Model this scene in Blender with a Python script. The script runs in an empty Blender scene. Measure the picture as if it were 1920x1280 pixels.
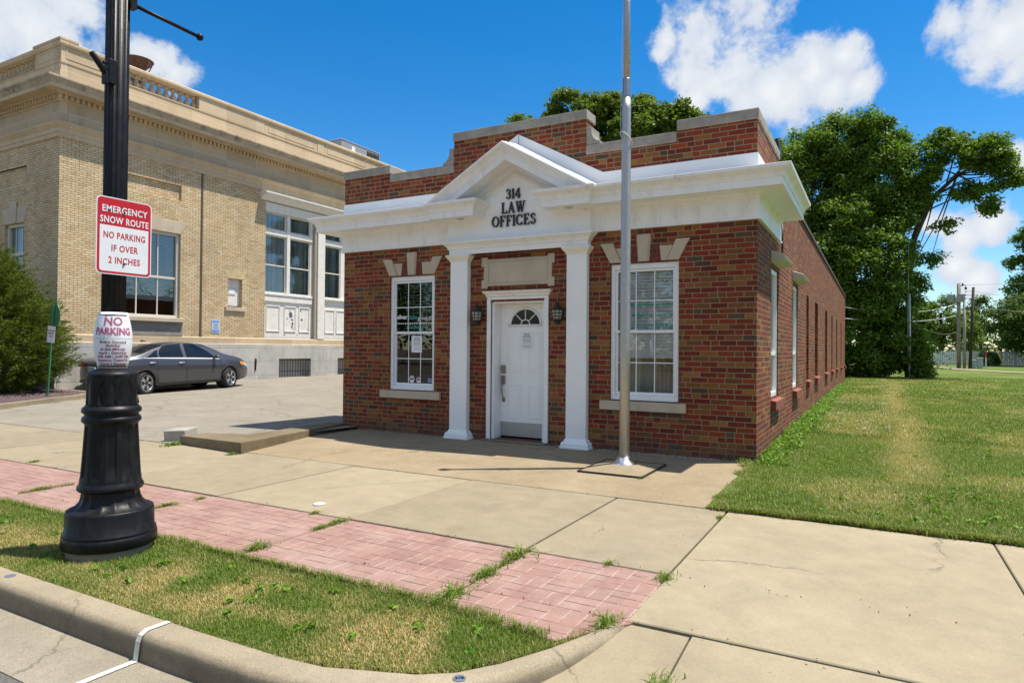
import bpy, bmesh, math, random
import numpy as np
from mathutils import Vector, Matrix
S = bpy.context.scene
COL = S.collection
R_ = math.radians
PI = math.pi
random.seed(7)
RNG = np.random.default_rng(11)

# ------------------------------------------------------------------ camera, sky, sun, exposure
cam_d = bpy.data.cameras.new('camera'); cam = bpy.data.objects.new('camera', cam_d); COL.objects.link(cam)
CAM = Vector((1.2907, -8.595, 1.3795))
yaw, pitch, roll = 0.503, 0.0113, 0.0083
fw = Vector((-math.sin(yaw)*math.cos(pitch), math.cos(yaw)*math.cos(pitch), math.sin(pitch)))
r0 = Vector((math.cos(yaw), math.sin(yaw), 0)); u0 = r0.cross(fw)
rt = r0*math.cos(roll)+u0*math.sin(roll); up = -r0*math.sin(roll)+u0*math.cos(roll)
cam.matrix_world = Matrix(((rt.x, up.x, -fw.x, CAM.x), (rt.y, up.y, -fw.y, CAM.y), (rt.z, up.z, -fw.z, CAM.z), (0, 0, 0, 1)))
cam_d.sensor_width = 36; cam_d.lens = 36*1241.49/1920; cam_d.clip_end = 3000; cam_d.clip_start = .05
S.camera = cam
SUN = Vector((.30, .205, 1)).normalized()
SUN_EL = math.asin(SUN.z); SUN_ROT = math.atan2(SUN.x, SUN.y)
sd = bpy.data.lights.new('sun', 'SUN'); so = bpy.data.objects.new('sun', sd); COL.objects.link(so)
sd.energy = 4.8; sd.angle = R_(.53); sd.color = (1, .93, .82)
so.rotation_euler = (-SUN).to_track_quat('-Z', 'Y').to_euler(); so.location = (6, 4, 30)
S.view_settings.view_transform = 'Standard'; S.view_settings.look = 'None'
S.view_settings.exposure = 0.64; S.view_settings.gamma = 1
SKY_STRENGTH = .12

class T_:
    """small node-tree helper: every method returns an output socket"""
    def __init__(s, tree): s.t = tree; s.n = tree.nodes; s.l = tree.links
    def set(s, inp, v):
        if v is None: return
        if isinstance(v, bpy.types.NodeSocket): s.l.new(v, inp)
        else:
            if hasattr(inp.default_value, '__len__'):
                n = len(inp.default_value)
                v = tuple(v) if hasattr(v, '__len__') else (v,)*n
                if len(v) == 3 and n == 4: v = v+(1,)
            inp.default_value = v
    def m(s, op, a, b=None, c=None, clamp=False):
        k = s.n.new('ShaderNodeMath'); k.operation = op; k.use_clamp = clamp
        s.set(k.inputs[0], a)
        if b is not None: s.set(k.inputs[1], b)
        if c is not None: s.set(k.inputs[2], c)
        return k.outputs[0]
    def vm(s, op, a, b=None, out=0):
        k = s.n.new('ShaderNodeVectorMath'); k.operation = op; s.set(k.inputs[0], a)
        if b is not None:
            s.set(k.inputs[3] if op == 'SCALE' else k.inputs[1], b)
        return k.outputs[out]
    def sep(s, v):
        k = s.n.new('ShaderNodeSeparateXYZ'); s.set(k.inputs[0], v); return k.outputs
    def comb(s, x=0., y=0., z=0.):
        k = s.n.new('ShaderNodeCombineXYZ'); s.set(k.inputs[0], x); s.set(k.inputs[1], y); s.set(k.inputs[2], z); return k.outputs[0]
    def mix(s, f, a, b, mode='MIX'):
        k = s.n.new('ShaderNodeMix'); k.data_type = 'RGBA'; k.blend_type = mode
        s.set(k.inputs[0], f); s.set(k.inputs[6], a); s.set(k.inputs[7], b); return k.outputs[2]
    def noise(s, v, scale, detail=4, rough=.55, dist=0., out=0):
        k = s.n.new('ShaderNodeTexNoise'); s.set(k.inputs['Vector'], v)
        k.inputs['Scale'].default_value = scale; k.inputs['Detail'].default_value = detail
        k.inputs['Roughness'].default_value = rough; k.inputs['Distortion'].default_value = dist
        return k.outputs[out]
    def white(s, v):
        k = s.n.new('ShaderNodeTexWhiteNoise'); k.noise_dimensions = '3D'; s.set(k.inputs['Vector'], v); return k.outputs[0]
    def vor(s, v, scale, feature='F1', out=0):
        k = s.n.new('ShaderNodeTexVoronoi'); k.feature = feature; s.set(k.inputs['Vector'], v); k.inputs['Scale'].default_value = scale
        return k.outputs[out]
    def ramp(s, f, stops, interp='LINEAR'):
        k = s.n.new('ShaderNodeValToRGB'); k.color_ramp.interpolation = interp; s.set(k.inputs[0], f)
        e = k.color_ramp.elements
        while len(e) < len(stops): e.new(.5)
        for i, (p, c) in enumerate(stops):
            e[i].position = p; e[i].color = tuple(c)+(1,) if hasattr(c, '__len__') else (c, c, c, 1)
        return k.outputs[0]
    def mr(s, v, a, b, c=0., d=1., smooth=False):
        k = s.n.new('ShaderNodeMapRange'); k.clamp = True
        if smooth: k.interpolation_type = 'SMOOTHSTEP'
        s.set(k.inputs[0], v)
        for i, q in enumerate((a, b, c, d)): s.set(k.inputs[1+i], q)
        return k.outputs[0]
    def coord(s, which='Object'):
        return s.n.new('ShaderNodeTexCoord').outputs[which]
    def bump(s, h, strength=.5, dist=.01, normal=None):
        k = s.n.new('ShaderNodeBump'); k.inputs['Strength'].default_value = strength; k.inputs['Distance'].default_value = dist
        s.set(k.inputs['Height'], h)
        if normal: s.set(k.inputs['Normal'], normal)
        return k.outputs[0]
    def scale(s, v, sc):
        return s.vm('MULTIPLY', v, sc)

# sky: Nishita light plus procedural cumulus, all in world directions
W = bpy.data.worlds.new('World'); S.world = W; W.use_nodes = True
t = T_(W.node_tree); t.n.clear()
sky = t.n.new('ShaderNodeTexSky'); sky.sky_type = 'NISHITA'; sky.sun_disc = False
sky.sun_elevation = SUN_EL; sky.sun_rotation = SUN_ROT; sky.altitude = 200; sky.air_density = 1.0; sky.dust_density = .1; sky.ozone_density = 3.
hs = t.n.new('ShaderNodeHueSaturation'); hs.inputs['Saturation'].default_value = 1.42; hs.inputs['Value'].default_value = .88
t.l.new(sky.outputs[0], hs.inputs['Color'])
gen = t.coord('Generated'); d = t.vm('NORMALIZE', gen)
def bearing(az, el):
    return (math.sin(R_(az))*math.cos(R_(el)), math.cos(R_(az))*math.cos(R_(el)), math.sin(R_(el)))
# clouds as (compass bearing from +Y, elevation, angular radius) in degrees
blobs = [(-9.4,25.3,5.17),(-12.8,24.2,4.7),(-14.1,22.4,3.76),(-10.6,21.7,4.7),(-7.4,20.4,4.23),(-4.2,21.3,4.23),(-2.3,21.7,2.58),(-3.1,19.8,2.82),(-1.2,19.7,1.88),(-9.4,19.4,3.76),(-6.2,19.3,3.76),(-15.8,24.5,1.88),(-16.2,23.7,1.65),(-13.6,20.0,2.82),(7.7,21.4,4.7),(6.5,19.3,2.82),(8.3,18.6,3.29),(6.2,22.6,3.2),(6.3,21.0,3.2),(10.0,20.8,5.64),(4.9,22.7,1.88),(-65.1,21.0,6.58),(-62.3,23.0,4.23),(-66.2,17.7,5.64),(-63.8,20.3,4.7),(-57.1,21.0,2.82),(-56.0,20.1,2.35),(-58.2,21.5,2.35),(5.3,8.4,2.35),(4.3,8.9,1.88),(7.1,9.0,2.35),(4.9,6.2,2.11),(6.2,5.1,2.11),(3.3,9.3,1.88),(8.3,13.1,1.88),(-8.6,28.0,4.23),(-70.1,19.6,7.52)]
cov = None; hard = None
rn = random.Random(3)
# scattered cloud over the rest of the sky, out of view, its cover widened to add white fill
cloud_noise = t.noise(d, 7.5, 11, .6, .25)
fine = t.noise(d, 26, 8, .62)
for x, y, rad in blobs:
    v = bearing(x, y)
    a = t.m('ARCCOSINE', t.vm('DOT_PRODUCT', d, tuple(v), out=1))
    q = t.mr(a, 0., R_(rad*1.12), 1., 0.)
    cov = q if cov is None else t.m('SMOOTH_MAX', cov, q, .25); hard = q if hard is None else t.m('MAXIMUM', hard, q)
near_cloud = t.mr(hard, .0, .14)
dn = t.m('ADD', cov, t.m('MULTIPLY', near_cloud, t.m('ADD', t.m('MULTIPLY', t.m('SUBTRACT', cloud_noise, .5), 1.75), t.m('MULTIPLY', t.m('SUBTRACT', fine, .5), .8))))
front = t.mr(t.vm('DOT_PRODUCT', d, (-.48, .876, 0.), out=1), .45, .3, 0., 1.)
elv = t.mr(t.sep(d)[2], .02, .12)
scatter = t.m('MULTIPLY', t.m('MULTIPLY', front, elv), t.mr(t.noise(d, 3.2, 10, .58, .2), .40, .58))
mask = t.m('MAXIMUM', t.mr(dn, .32, .66, 0., 1., True), scatter)
mask = t.m('MULTIPLY', mask, t.mr(cloud_noise, .2, .45, .72, 1.))
tone = t.mr(t.m('ADD', t.mr(dn, .5, 1.3), t.m('MULTIPLY', t.noise(t.vm('ADD', d, (.03, .02, .06)), 9, 8, .55), .8)), .45, 1.25, 1., 0.)
ccol = t.mix(tone, (5.0, 5.1, 5.2), (3.6, 3.95, 4.5))
skyc = t.mix(mask, hs.outputs[0], ccol)
bg = t.n.new('ShaderNodeBackground'); bg.inputs[1].default_value = SKY_STRENGTH; t.set(bg.inputs[0], skyc)
ow = t.n.new('ShaderNodeOutputWorld'); t.l.new(bg.outputs[0], ow.inputs[0])

# ------------------------------------------------------------------ object helpers
def tag(o, label=None, cat=None, group=None, kind=None):
    if label: o['label'] = label
    if cat: o['category'] = cat
    if group: o['group'] = group
    if kind: o['kind'] = kind
    return o
def thing(name, label, cat, loc=(0, 0, 0), rz=0., group=None):
    o = bpy.data.objects.new(name, None); COL.objects.link(o); o.location = loc; o.rotation_euler = (0, 0, rz); o.empty_display_size = .2
    return tag(o, label, cat, group)
class MB:
    def __init__(s): s.v = []; s.f = []; s.sm = []
    def add(s, vs, fs, smooth=False):
        b = len(s.v); s.v += [tuple(map(float, q)) for q in vs]; s.f += [tuple(b+i for i in f) for f in fs]; s.sm += [smooth]*len(fs); return s
    def box(s, x0, x1, y0, y1, z0, z1):
        if x0 > x1: x0, x1 = x1, x0
        if y0 > y1: y0, y1 = y1, y0
        if z0 > z1: z0, z1 = z1, z0
        return s.add([(x0,y0,z0),(x1,y0,z0),(x1,y1,z0),(x0,y1,z0),(x0,y0,z1),(x1,y0,z1),(x1,y1,z1),(x0,y1,z1)],
                     [(0,3,2,1),(4,5,6,7),(0,1,5,4),(1,2,6,5),(2,3,7,6),(3,0,4,7)])
    def prism(s, poly, axis, a, b):
        """poly (p,q) extruded along axis from a to b: axis 'y' -> (p,.,q), 'x' -> (.,p,q), 'z' -> (p,q,.)"""
        ar = sum(poly[i][0]*poly[(i+1) % len(poly)][1]-poly[(i+1) % len(poly)][0]*poly[i][1] for i in range(len(poly)))
        if ar < 0: poly = poly[::-1]
        mk = {'y': lambda p, q, h: (p, h, q), 'x': lambda p, q, h: (h, p, q), 'z': lambda p, q, h: (p, q, h)}[axis]
        if a > b: a, b = b, a
        n = len(poly); vs = [mk(p, q, a) for p, q in poly]+[mk(p, q, b) for p, q in poly]
        fs = [tuple(range(n))[::-1], tuple(range(n, 2*n))]+[(i, (i+1) % n, n+(i+1) % n, n+i) for i in range(n)]
        if axis == 'y': fs = [f[::-1] for f in fs]
        return s.add(vs, fs)
    def lathe(s, prof, c=(0, 0, 0), n=32, mod=None, caps=True, smooth=True):
        vs = []; fs = []
        for j, (r, z) in enumerate(prof):
            for i in range(n):
                a = 2*PI*i/n; rr = r*(mod(a, j) if mod else 1)
                vs.append((c[0]+rr*math.cos(a), c[1]+rr*math.sin(a), c[2]+z))
        for j in range(len(prof)-1):
            for i in range(n):
                k = (i+1) % n; fs.append((j*n+i, j*n+k, (j+1)*n+k, (j+1)*n+i))
        s.add(vs, fs, smooth)
        if caps:
            m = len(prof)-1
            s.f += [tuple(len(s.v)-len(vs)+i for i in range(n))[::-1], tuple(len(s.v)-len(vs)+m*n+i for i in range(n))]; s.sm += [False, False]
        return s
    def tube(s, pts, rad, n=8, caps=True):
        pts = [Vector(q) for q in pts]; rad = rad if hasattr(rad, '__len__') else [rad]*len(pts)
        vs = []; fs = []; ref = None
        for j, q in enumerate(pts):
            tdir = (pts[min(j+1, len(pts)-1)]-pts[max(j-1, 0)]).normalized()
            if ref is None: ref = Vector((0, 0, 1)) if abs(tdir.z) < .9 else Vector((1, 0, 0))
            a = (ref-tdir*ref.dot(tdir)).normalized(); b = tdir.cross(a); ref = a
            for i in range(n):
                w = 2*PI*i/n; vs.append(q+(a*math.cos(w)+b*math.sin(w))*rad[j])
        for j in range(len(pts)-1):
            for i in range(n):
                k = (i+1) % n; fs.append((j*n+i, j*n+k, (j+1)*n+k, (j+1)*n+i))
        s.add(vs, fs, True)
        if caps:
            b0 = len(s.v)-len(vs); m = (len(pts)-1)*n
            s.f += [tuple(b0+i for i in range(n))[::-1], tuple(b0+m+i for i in range(n))]; s.sm += [False]*2
        return s
    def merge(s, o, M=None):
        b = len(s.v)
        s.v += [tuple(M @ Vector(q)) if M else q for q in o.v]; s.f += [tuple(b+i for i in f) for f in o.f]; s.sm += o.sm; return s
    def build(s, name, mat, parent=None, bevel=0., loc=None, seg=1):
        me = bpy.data.meshes.new(name); me.from_pydata(s.v, [], s.f); me.polygons.foreach_set('use_smooth', s.sm)
        me.materials.append(mat); me.update()
        o = bpy.data.objects.new(name, me); COL.objects.link(o)
        if parent: o.parent = parent
        if loc: o.location = loc
        if bevel:
            md = o.modifiers.new('edge', 'BEVEL'); md.width = bevel; md.segments = seg; md.limit_method = 'ANGLE'; md.angle_limit = R_(40); md.harden_normals = False
        return o
def fast_mesh(name, V, F, mat, attr=None):
    """V (n,3); F list of (m,k) index arrays"""
    me = bpy.data.meshes.new(name); me.vertices.add(len(V)); me.vertices.foreach_set('co', np.asarray(V, np.float32).ravel())
    loops = np.concatenate([f.ravel() for f in F]); tot = np.concatenate([np.full(len(f), f.shape[1]) for f in F])
    me.loops.add(len(loops)); me.loops.foreach_set('vertex_index', loops.astype(np.int32))
    st = np.concatenate([[0], np.cumsum(tot)[:-1]])
    me.polygons.add(len(tot)); me.polygons.foreach_set('loop_start', st.astype(np.int32)); me.polygons.foreach_set('loop_total', tot.astype(np.int32))
    if attr:
        for k, v in attr.items():
            a = me.attributes.new(k, 'FLOAT', 'POINT'); a.data.foreach_set('value', np.asarray(v, np.float32))
    me.materials.append(mat); me.update(calc_edges=True); me.validate()
    o = bpy.data.objects.new(name, me); COL.objects.link(o); return o
def text_mb(body, size, extrude=.001, align='CENTER', bold=0., spacing=1., line=1., sx=1.):
    c = bpy.data.curves.new('txt', 'FONT'); c.body = body; c.size = size; c.extrude = extrude; c.align_x = align; c.align_y = 'CENTER'
    c.offset = bold; c.space_character = spacing; c.space_line = line; c.resolution_u = 3
    o = bpy.data.objects.new('txt', c); COL.objects.link(o)
    dg = bpy.context.evaluated_depsgraph_get(); me = bpy.data.meshes.new_from_object(o.evaluated_get(dg))
    b = MB(); b.add([(v.co.x*sx, v.co.y, v.co.z) for v in me.vertices], [tuple(p.vertices) for p in me.polygons])
    bpy.data.objects.remove(o); bpy.data.curves.remove(c); bpy.data.meshes.remove(me)
    return b
M_FRONT = lambda x, y, z: Matrix.Translation((x, y, z)) @ Matrix.Rotation(PI/2, 4, 'X')                          # reads along +X, faces -Y
M_SIDE = lambda x, y, z: Matrix.Translation((x, y, z)) @ Matrix.Rotation(PI/2, 4, 'Z') @ Matrix.Rotation(PI/2, 4, 'X')  # reads along +Y, faces +X

# ------------------------------------------------------------------ materials
def new_mat(name):
    m = bpy.data.materials.new(name); m.use_nodes = True; t = T_(m.node_tree); b = t.n.get('Principled BSDF'); return m, t, b
def basic(name, col, rough=.5, metal=0., var=.08, scale=6., bump=0., bscale=60., spec=None, dirt=None, dirt_amt=.0, coat=0.):
    m, t, b = new_mat(name); co = t.coord()
    n = t.noise(co, scale, 6, .6)
    c = t.mix(t.mr(n, .3, .7), tuple(max(0, q*(1-var)) for q in col), tuple(min(1, q*(1+var)) for q in col))
    if dirt is not None:
        k = t.mr(t.noise(t.vm('MULTIPLY', co, (1., 1., .35)), scale*1.7, 8, .7), .52, .75)
        c = t.mix(t.m('MULTIPLY', k, dirt_amt), c, dirt)
    t.set(b.inputs['Base Color'], c); b.inputs['Metallic'].default_value = metal
    t.set(b.inputs['Roughness'], t.mr(n, .3, .7, rough*.88, min(1, rough*1.12)))
    if spec is not None: b.inputs['Specular IOR Level'].default_value = spec
    if coat: b.inputs['Coat Weight'].default_value = coat; b.inputs['Coat Roughness'].default_value = .04
    if bump: t.set(b.inputs['Normal'], t.bump(t.noise(co, bscale, 5, .65), bump, .01))
    return m
def brick_mat(name, bl, bh, mort, stops, mcol, rough=.85, split=.16, shift=.2, bstr=.9, lay=.5, vary=.28):
    m, t, b = new_mat(name); co = t.coord(); x, y, z = t.sep(co)
    nx = t.m('ABSOLUTE', t.sep(t.coord('Normal'))[0]); sel = t.m('GREATER_THAN', nx, .5)
    u = t.m('ADD', t.m('MULTIPLY', sel, y), t.m('MULTIPLY', t.m('SUBTRACT', 1., sel), x))
    wob = t.m('MULTIPLY', t.m('SUBTRACT', t.noise(co, 9, 3, .6), .5), .006)
    zz = t.m('DIVIDE', t.m('ADD', z, t.m('ADD', wob, 10.)), bh); row = t.m('FLOOR', zz); fz = t.m('FRACT', zz)
    rw = t.white(t.comb(row, 3.3, 1.7))
    uu = t.m('ADD', t.m('DIVIDE', t.m('ADD', u, 100.), bl), t.m('ADD', t.m('MULTIPLY', t.m('MODULO', row, 2.), lay), t.m('MULTIPLY', rw, shift)))
    cell = t.m('FLOOR', uu); fu = t.m('FRACT', uu)
    id1 = t.white(t.comb(cell, row, .5)); sp = t.m('LESS_THAN', id1, split)
    half = t.m('MULTIPLY', t.m('GREATER_THAN', fu, .5), sp)
    idc = t.white(t.comb(t.m('ADD', cell, t.m('MULTIPLY', half, .37)), row, 9.1)); idv = t.white(t.comb(t.m('ADD', cell, t.m('MULTIPLY', half, .37)), row, 4.2))
    du = t.m('MULTIPLY', t.m('MINIMUM', fu, t.m('SUBTRACT', 1., fu)), bl)
    dm = t.m('ADD', t.m('MULTIPLY', t.m('ABSOLUTE', t.m('SUBTRACT', fu, .5)), bl), t.m('MULTIPLY', t.m('SUBTRACT', 1., sp), 1.))
    dz = t.m('MULTIPLY', t.m('MINIMUM', fz, t.m('SUBTRACT', 1., fz)), bh)
    dd = t.m('MINIMUM', t.m('MINIMUM', du, dm), dz)
    dd = t.m('ADD', dd, t.m('MULTIPLY', t.m('SUBTRACT', t.noise(co, 60, 3, .6), .5), .0035))
    mk = t.mr(dd, mort*.5-.001, mort*.5+.0012, 0., 1., True)
    bc = t.ramp(idc, stops, 'CONSTANT')
    sur = t.noise(co, 26, 7, .7)
    bc = t.mix(1., bc, t.ramp(t.m('ADD', t.m('MULTIPLY', t.m('SUBTRACT', idv, .5), vary*1.6), t.mr(sur, .25, .75, .5-vary, .5+vary)), [(0, (.45,)*3), (.5, (1., 1., 1.)), (1, (1.5,)*3)]), 'MULTIPLY')
    mc = t.mix(t.mr(t.noise(co, 5, 6, .6), .3, .7), tuple(q*.72 for q in mcol), mcol)
    gr = t.m('MULTIPLY', t.mr(t.noise(t.vm('MULTIPLY', co, (1., 1., .45)), 2.4, 8, .7), .5, .72), .30)
    big = t.noise(t.vm('MULTIPLY', co, (1, 1, .5)), 1.1, 6, .6)
    c = t.mix(mk, mc, bc); c = t.mix(1., c, t.ramp(big, [(.3, (.82,)*3), (.65, (1.06,)*3)]), 'MULTIPLY')
    c = t.mix(gr, c, t.mix(.5, c, (.09, .06, .04)))
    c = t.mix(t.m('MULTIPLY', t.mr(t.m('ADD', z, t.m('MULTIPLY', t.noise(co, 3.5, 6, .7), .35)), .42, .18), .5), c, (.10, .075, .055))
    t.set(b.inputs['Base Color'], c); b.inputs['Roughness'].default_value = rough; b.inputs['Specular IOR Level'].default_value = .3
    h = t.m('ADD', mk, t.m('ADD', t.m('MULTIPLY', sur, .25), t.m('MULTIPLY', idv, .15)))
    t.set(b.inputs['Normal'], t.bump(h, bstr, .006))
    return m
RED_STOPS = [(0.0, (0.204, 0.032, 0.012)), (0.18, (0.148, 0.024, 0.011)), (0.33, (0.24, 0.044, 0.014)), (0.46, (0.172, 0.032, 0.012)), (0.58, (0.225, 0.085, 0.022)), (0.72, (0.165, 0.062, 0.021)), (0.82, (0.26, 0.112, 0.028)), (0.89, (0.085, 0.055, 0.034)), (0.95, (0.12, 0.03, 0.015))]
M_brick = brick_mat('red_brick', .2125, .0677, .011, RED_STOPS, (0.342, 0.251, 0.156), vary=.2)
M_beige = brick_mat('buff_brick', .215, .0690, .0125, [(0, (0.619, 0.468, 0.275)), (.3, (0.645, 0.502, 0.310)), (.55, (0.602, 0.443, 0.254)), (.75, (0.654, 0.528, 0.344)), (.93, (0.533, 0.383, 0.211))], (0.181, 0.128, 0.073), .8, .03, .0, .5, vary=.08)
M_sillbrick = basic('sill_brick', (.24, .075, .045), .85, var=.25, scale=9, bump=.4)
M_white = basic('white_paint', (.87, .865, .85), .45, var=.03, scale=4, bump=.06, bscale=30, dirt=(.46, .40, .30), dirt_amt=.42)
M_clean = basic('clean_white_paint', (.89, .89, .88), .42, var=.025, scale=3, bump=.05, bscale=40, dirt=(.55, .50, .42), dirt_amt=.10)
M_whitetrim = basic('white_vinyl', (.82, .83, .84), .35, var=.02)
M_cream = basic('cream_crown', (.86, .82, .72), .5, var=.05, scale=5, dirt=(.42, .36, .26), dirt_amt=.35)
M_limestone = basic('limestone', (.50, .42, .315), .85, var=.12, scale=3, bump=.25, bscale=70, dirt=(.30, .25, .18), dirt_amt=.35)
M_coping = basic('weathered_coping', (.30, .275, .235), .9, var=.25, scale=5, bump=.5, bscale=45, dirt=(.12, .11, .10), dirt_amt=.55)
M_dark = basic('dark_interior', (.03, .028, .026), .9)
M_black = basic('black_paint', (.0065, .0072, .009), .43, var=.35, scale=12, bump=.12, bscale=90, spec=.24, dirt=(.075, .068, .06), dirt_amt=.22)
M_blackiron = basic('black_iron', (.012, .012, .013), .5, bump=.1)
M_steel = basic('brushed_aluminium', (.48, .475, .47), .55, metal=.95, var=.08, scale=18)
M_nickel = basic('aged_nickel', (.30, .27, .22), .38, metal=.9)
M_grime = basic('threshold_stone', (.20, .16, .125), .9, var=.2, bump=.4)
M_blind = basic('blind_slat', (.50, .52, .48), .6)
M_paper = basic('paper', (.80, .81, .83), .7, var=.02)
M_ink = basic('printed_ink', (.16, .17, .22), .7)
M_teal = basic('teal_vinyl', (.0, .26, .20), .5)
M_wlet = basic('white_vinyl_letter', (.8, .8, .8), .5)
M_red = basic('sign_red', (.50, .008, .014), .38, var=.03)
M_sign = basic('sign_white', (.74, .76, .80), .4, var=.03)
M_maroon = basic('faded_maroon', (.26, .035, .075), .6)
M_letter = basic('bronze_letter', (.022, .018, .016), .4, var=.2)
M_roofmetal = basic('brown_roof_edge', (.09, .045, .035), .5)
M_rust = basic('rusty_steel', (.14, .065, .035), .85, var=.45, scale=14, bump=.4, dirt=(.26, .10, .03), dirt_amt=.7)
M_galv = basic('grey_housing', (.30, .31, .33), .5, var=.06)
M_palegrey = basic('peeling_grey_paint', (.74, .72, .66), .65, var=.07, scale=5, dirt=(.30, .29, .27), dirt_amt=.28, bump=.12)
M_cframe = basic('cream_frame', (.60, .58, .51), .5, var=.05)
M_wood = basic('weathered_pole', (.26, .22, .18), .9, var=.3, scale=3, bump=.5, bscale=30)
M_darkwood = basic('creosote_pole', (.05, .035, .027), .9, var=.3)
M_green = basic('green_steel', (.05, .20, .09), .45, var=.15)
M_fence = basic('white_fence', (.62, .65, .68), .6)
M_bark = basic('bark', (.075, .055, .04), .95, var=.4, scale=5, bump=.8, bscale=16)
M_granite = None
def granite():
    m, t, b = new_mat('granite_base'); co = t.coord(); n = t.noise(co, 3, 8, .65); s = t.noise(co, 60, 4, .7)
    c = t.mix(t.mr(n, .3, .7), (.40, .395, .37), (.60, .59, .56)); c = t.mix(t.mr(s, .35, .7), t.mix(1., c, (.78,)*3, 'MULTIPLY'), c)
    x, y, z = t.sep(co)
    st = t.mr(t.noise(t.comb(t.m('MULTIPLY', x, .4), t.m('MULTIPLY', y, .4), t.m('MULTIPLY', z, 3.)), 1.6, 5, .6), .6, .75)
    c = t.mix(t.m('MULTIPLY', st, .5), c, (.34, .26, .15))
    t.set(b.inputs['Base Color'], c); b.inputs['Roughness'].default_value = .75; t.set(b.inputs['Normal'], t.bump(s, .2, .01)); return m
M_granite = granite()
def glass(name='window_glass', tint=(.82, .88, .88), refl=1.6):
    m = bpy.data.materials.new(name); m.use_nodes = True; t = T_(m.node_tree); t.n.clear()
    f = t.n.new('ShaderNodeFresnel'); f.inputs[0].default_value = refl
    tr = t.n.new('ShaderNodeBsdfTransparent'); t.set(tr.inputs[0], tint)
    gl = t.n.new('ShaderNodeBsdfGlossy'); gl.inputs['Roughness'].default_value = .015; t.set(gl.inputs[0], (.95, .97, 1.))
    t.set(gl.inputs['Normal'], t.bump(t.noise(t.coord(), 1.7, 2, .5), .03, .03))
    mx = t.n.new('ShaderNodeMixShader'); t.l.new(t.m('ADD', f.outputs[0], .05, clamp=True), mx.inputs[0]); t.l.new(tr.outputs[0], mx.inputs[1]); t.l.new(gl.outputs[0], mx.inputs[2])
    o = t.n.new('ShaderNodeOutputMaterial'); t.l.new(mx.outputs[0], o.inputs[0]); return m
M_glass = glass('window_glass', (.95, .98, .98), 1.5); M_glass2 = glass('bay_glass', (.86, .92, .93), 1.75)
def concrete(name, c1, c2, spots=.5, bump=.25, stain=(.17, .155, .13), stain_amt=.35, agg=160.):
    m, t, b = new_mat(name); co = t.coord(); n = t.noise(co, .9, 8, .6, .3); n2 = t.noise(co, 4.5, 7, .65); a = t.noise(co, agg, 3, .8)
    c = t.mix(t.mr(n, .3, .7), c1, c2)
    c = t.mix(t.m('MULTIPLY', t.mr(t.noise(co, 1.3, 9, .72, .6), .52, .78), stain_amt), c, stain)
    c = t.mix(1., c, t.ramp(n2, [(.3, (.86,)*3), (.7, (1.06,)*3)]), 'MULTIPLY')
    c = t.mix(1., c, t.ramp(a, [(.3, (1-.42*spots,)*3), (.62, (1+.10*spots,)*3)]), 'MULTIPLY')
    mg = t.noise(co, 42., 4, .8); c = t.mix(1., c, t.ramp(mg, [(.3, (1-.16*spots,)*3), (.65, (1+.09*spots,)*3)]), 'MULTIPLY')
    isl = t.n.new('ShaderNodeNewGeometry').outputs['Random Per Island']; c = t.mix(1., c, t.ramp(isl, [(0, (.90,)*3), (1, (1.07,)*3)]), 'MULTIPLY')
    wv = t.vm('ADD', co, t.vm('SCALE', t.noise(co, 3., 6, .6, out=1), .35)); hair = t.m('MULTIPLY', t.mr(t.vor(wv, .33, 'DISTANCE_TO_EDGE'), .0, .0045, 1., 0.), t.mr(t.noise(co, .9, 3, .6), .46, .55))
    c = t.mix(t.m('MULTIPLY', hair, .7), c, (.10, .085, .065)); wt = t.mr(t.noise(t.vm('MULTIPLY', co, (1.6, .5, 1.)), 1.1, 9, .72), .55, .72); c = t.mix(t.m('MULTIPLY', wt, stain_amt*.6), c, tuple(q*.55 for q in c1))
    sp = t.mr(t.vor(co, 7.), .075, .02); c = t.mix(t.m('MULTIPLY', sp, t.m('MULTIPLY', t.mr(n2, .5, .7), .7)), c, (.09, .08, .07))
    t.set(b.inputs['Base Color'], c); b.inputs['Roughness'].default_value = .88; b.inputs['Specular IOR Level'].default_value = .25
    t.set(b.inputs['Normal'], t.bump(t.m('ADD', a, t.m('MULTIPLY', n2, .6)), bump, .006)); return m
M_walk = concrete('sidewalk_concrete', (0.284, 0.238, 0.156), (0.324, 0.273, 0.186))
M_walk_new = concrete('ramp_concrete', (0.296, 0.249, 0.163), (0.344, 0.293, 0.198), .45)
M_apron = concrete('apron_concrete', (0.270, 0.212, 0.131), (0.329, 0.265, 0.174), .9, .35, (0.157, 0.122, 0.085), .45, 110.)
M_kerb = concrete('kerb_concrete', (0.300, 0.250, 0.169), (0.370, 0.314, 0.221), .8, .35, (0.120, 0.098, 0.075), .35, 130.)
def kerb_face_shade(m):  # shade painted into the colour of the kerb face, mottled like grime
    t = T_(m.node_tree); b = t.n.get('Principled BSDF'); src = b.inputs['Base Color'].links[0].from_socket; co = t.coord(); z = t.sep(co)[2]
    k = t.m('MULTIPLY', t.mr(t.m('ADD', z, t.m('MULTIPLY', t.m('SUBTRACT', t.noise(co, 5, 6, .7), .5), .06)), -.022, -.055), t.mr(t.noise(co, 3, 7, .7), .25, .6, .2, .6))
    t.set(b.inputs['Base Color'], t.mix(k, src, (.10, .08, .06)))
kerb_face_shade(M_kerb)
M_gutter = concrete('gutter_concrete', (0.272, 0.239, 0.179), (0.328, 0.290, 0.223), 1., .35, (0.188, 0.166, 0.131), .3, 130.)
M_oldwall = concrete('mossy_concrete', (0.164, 0.127, 0.074), (0.262, 0.213, 0.135), 1., .7, (0.057, 0.049, 0.029), .75, 70.)
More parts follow.
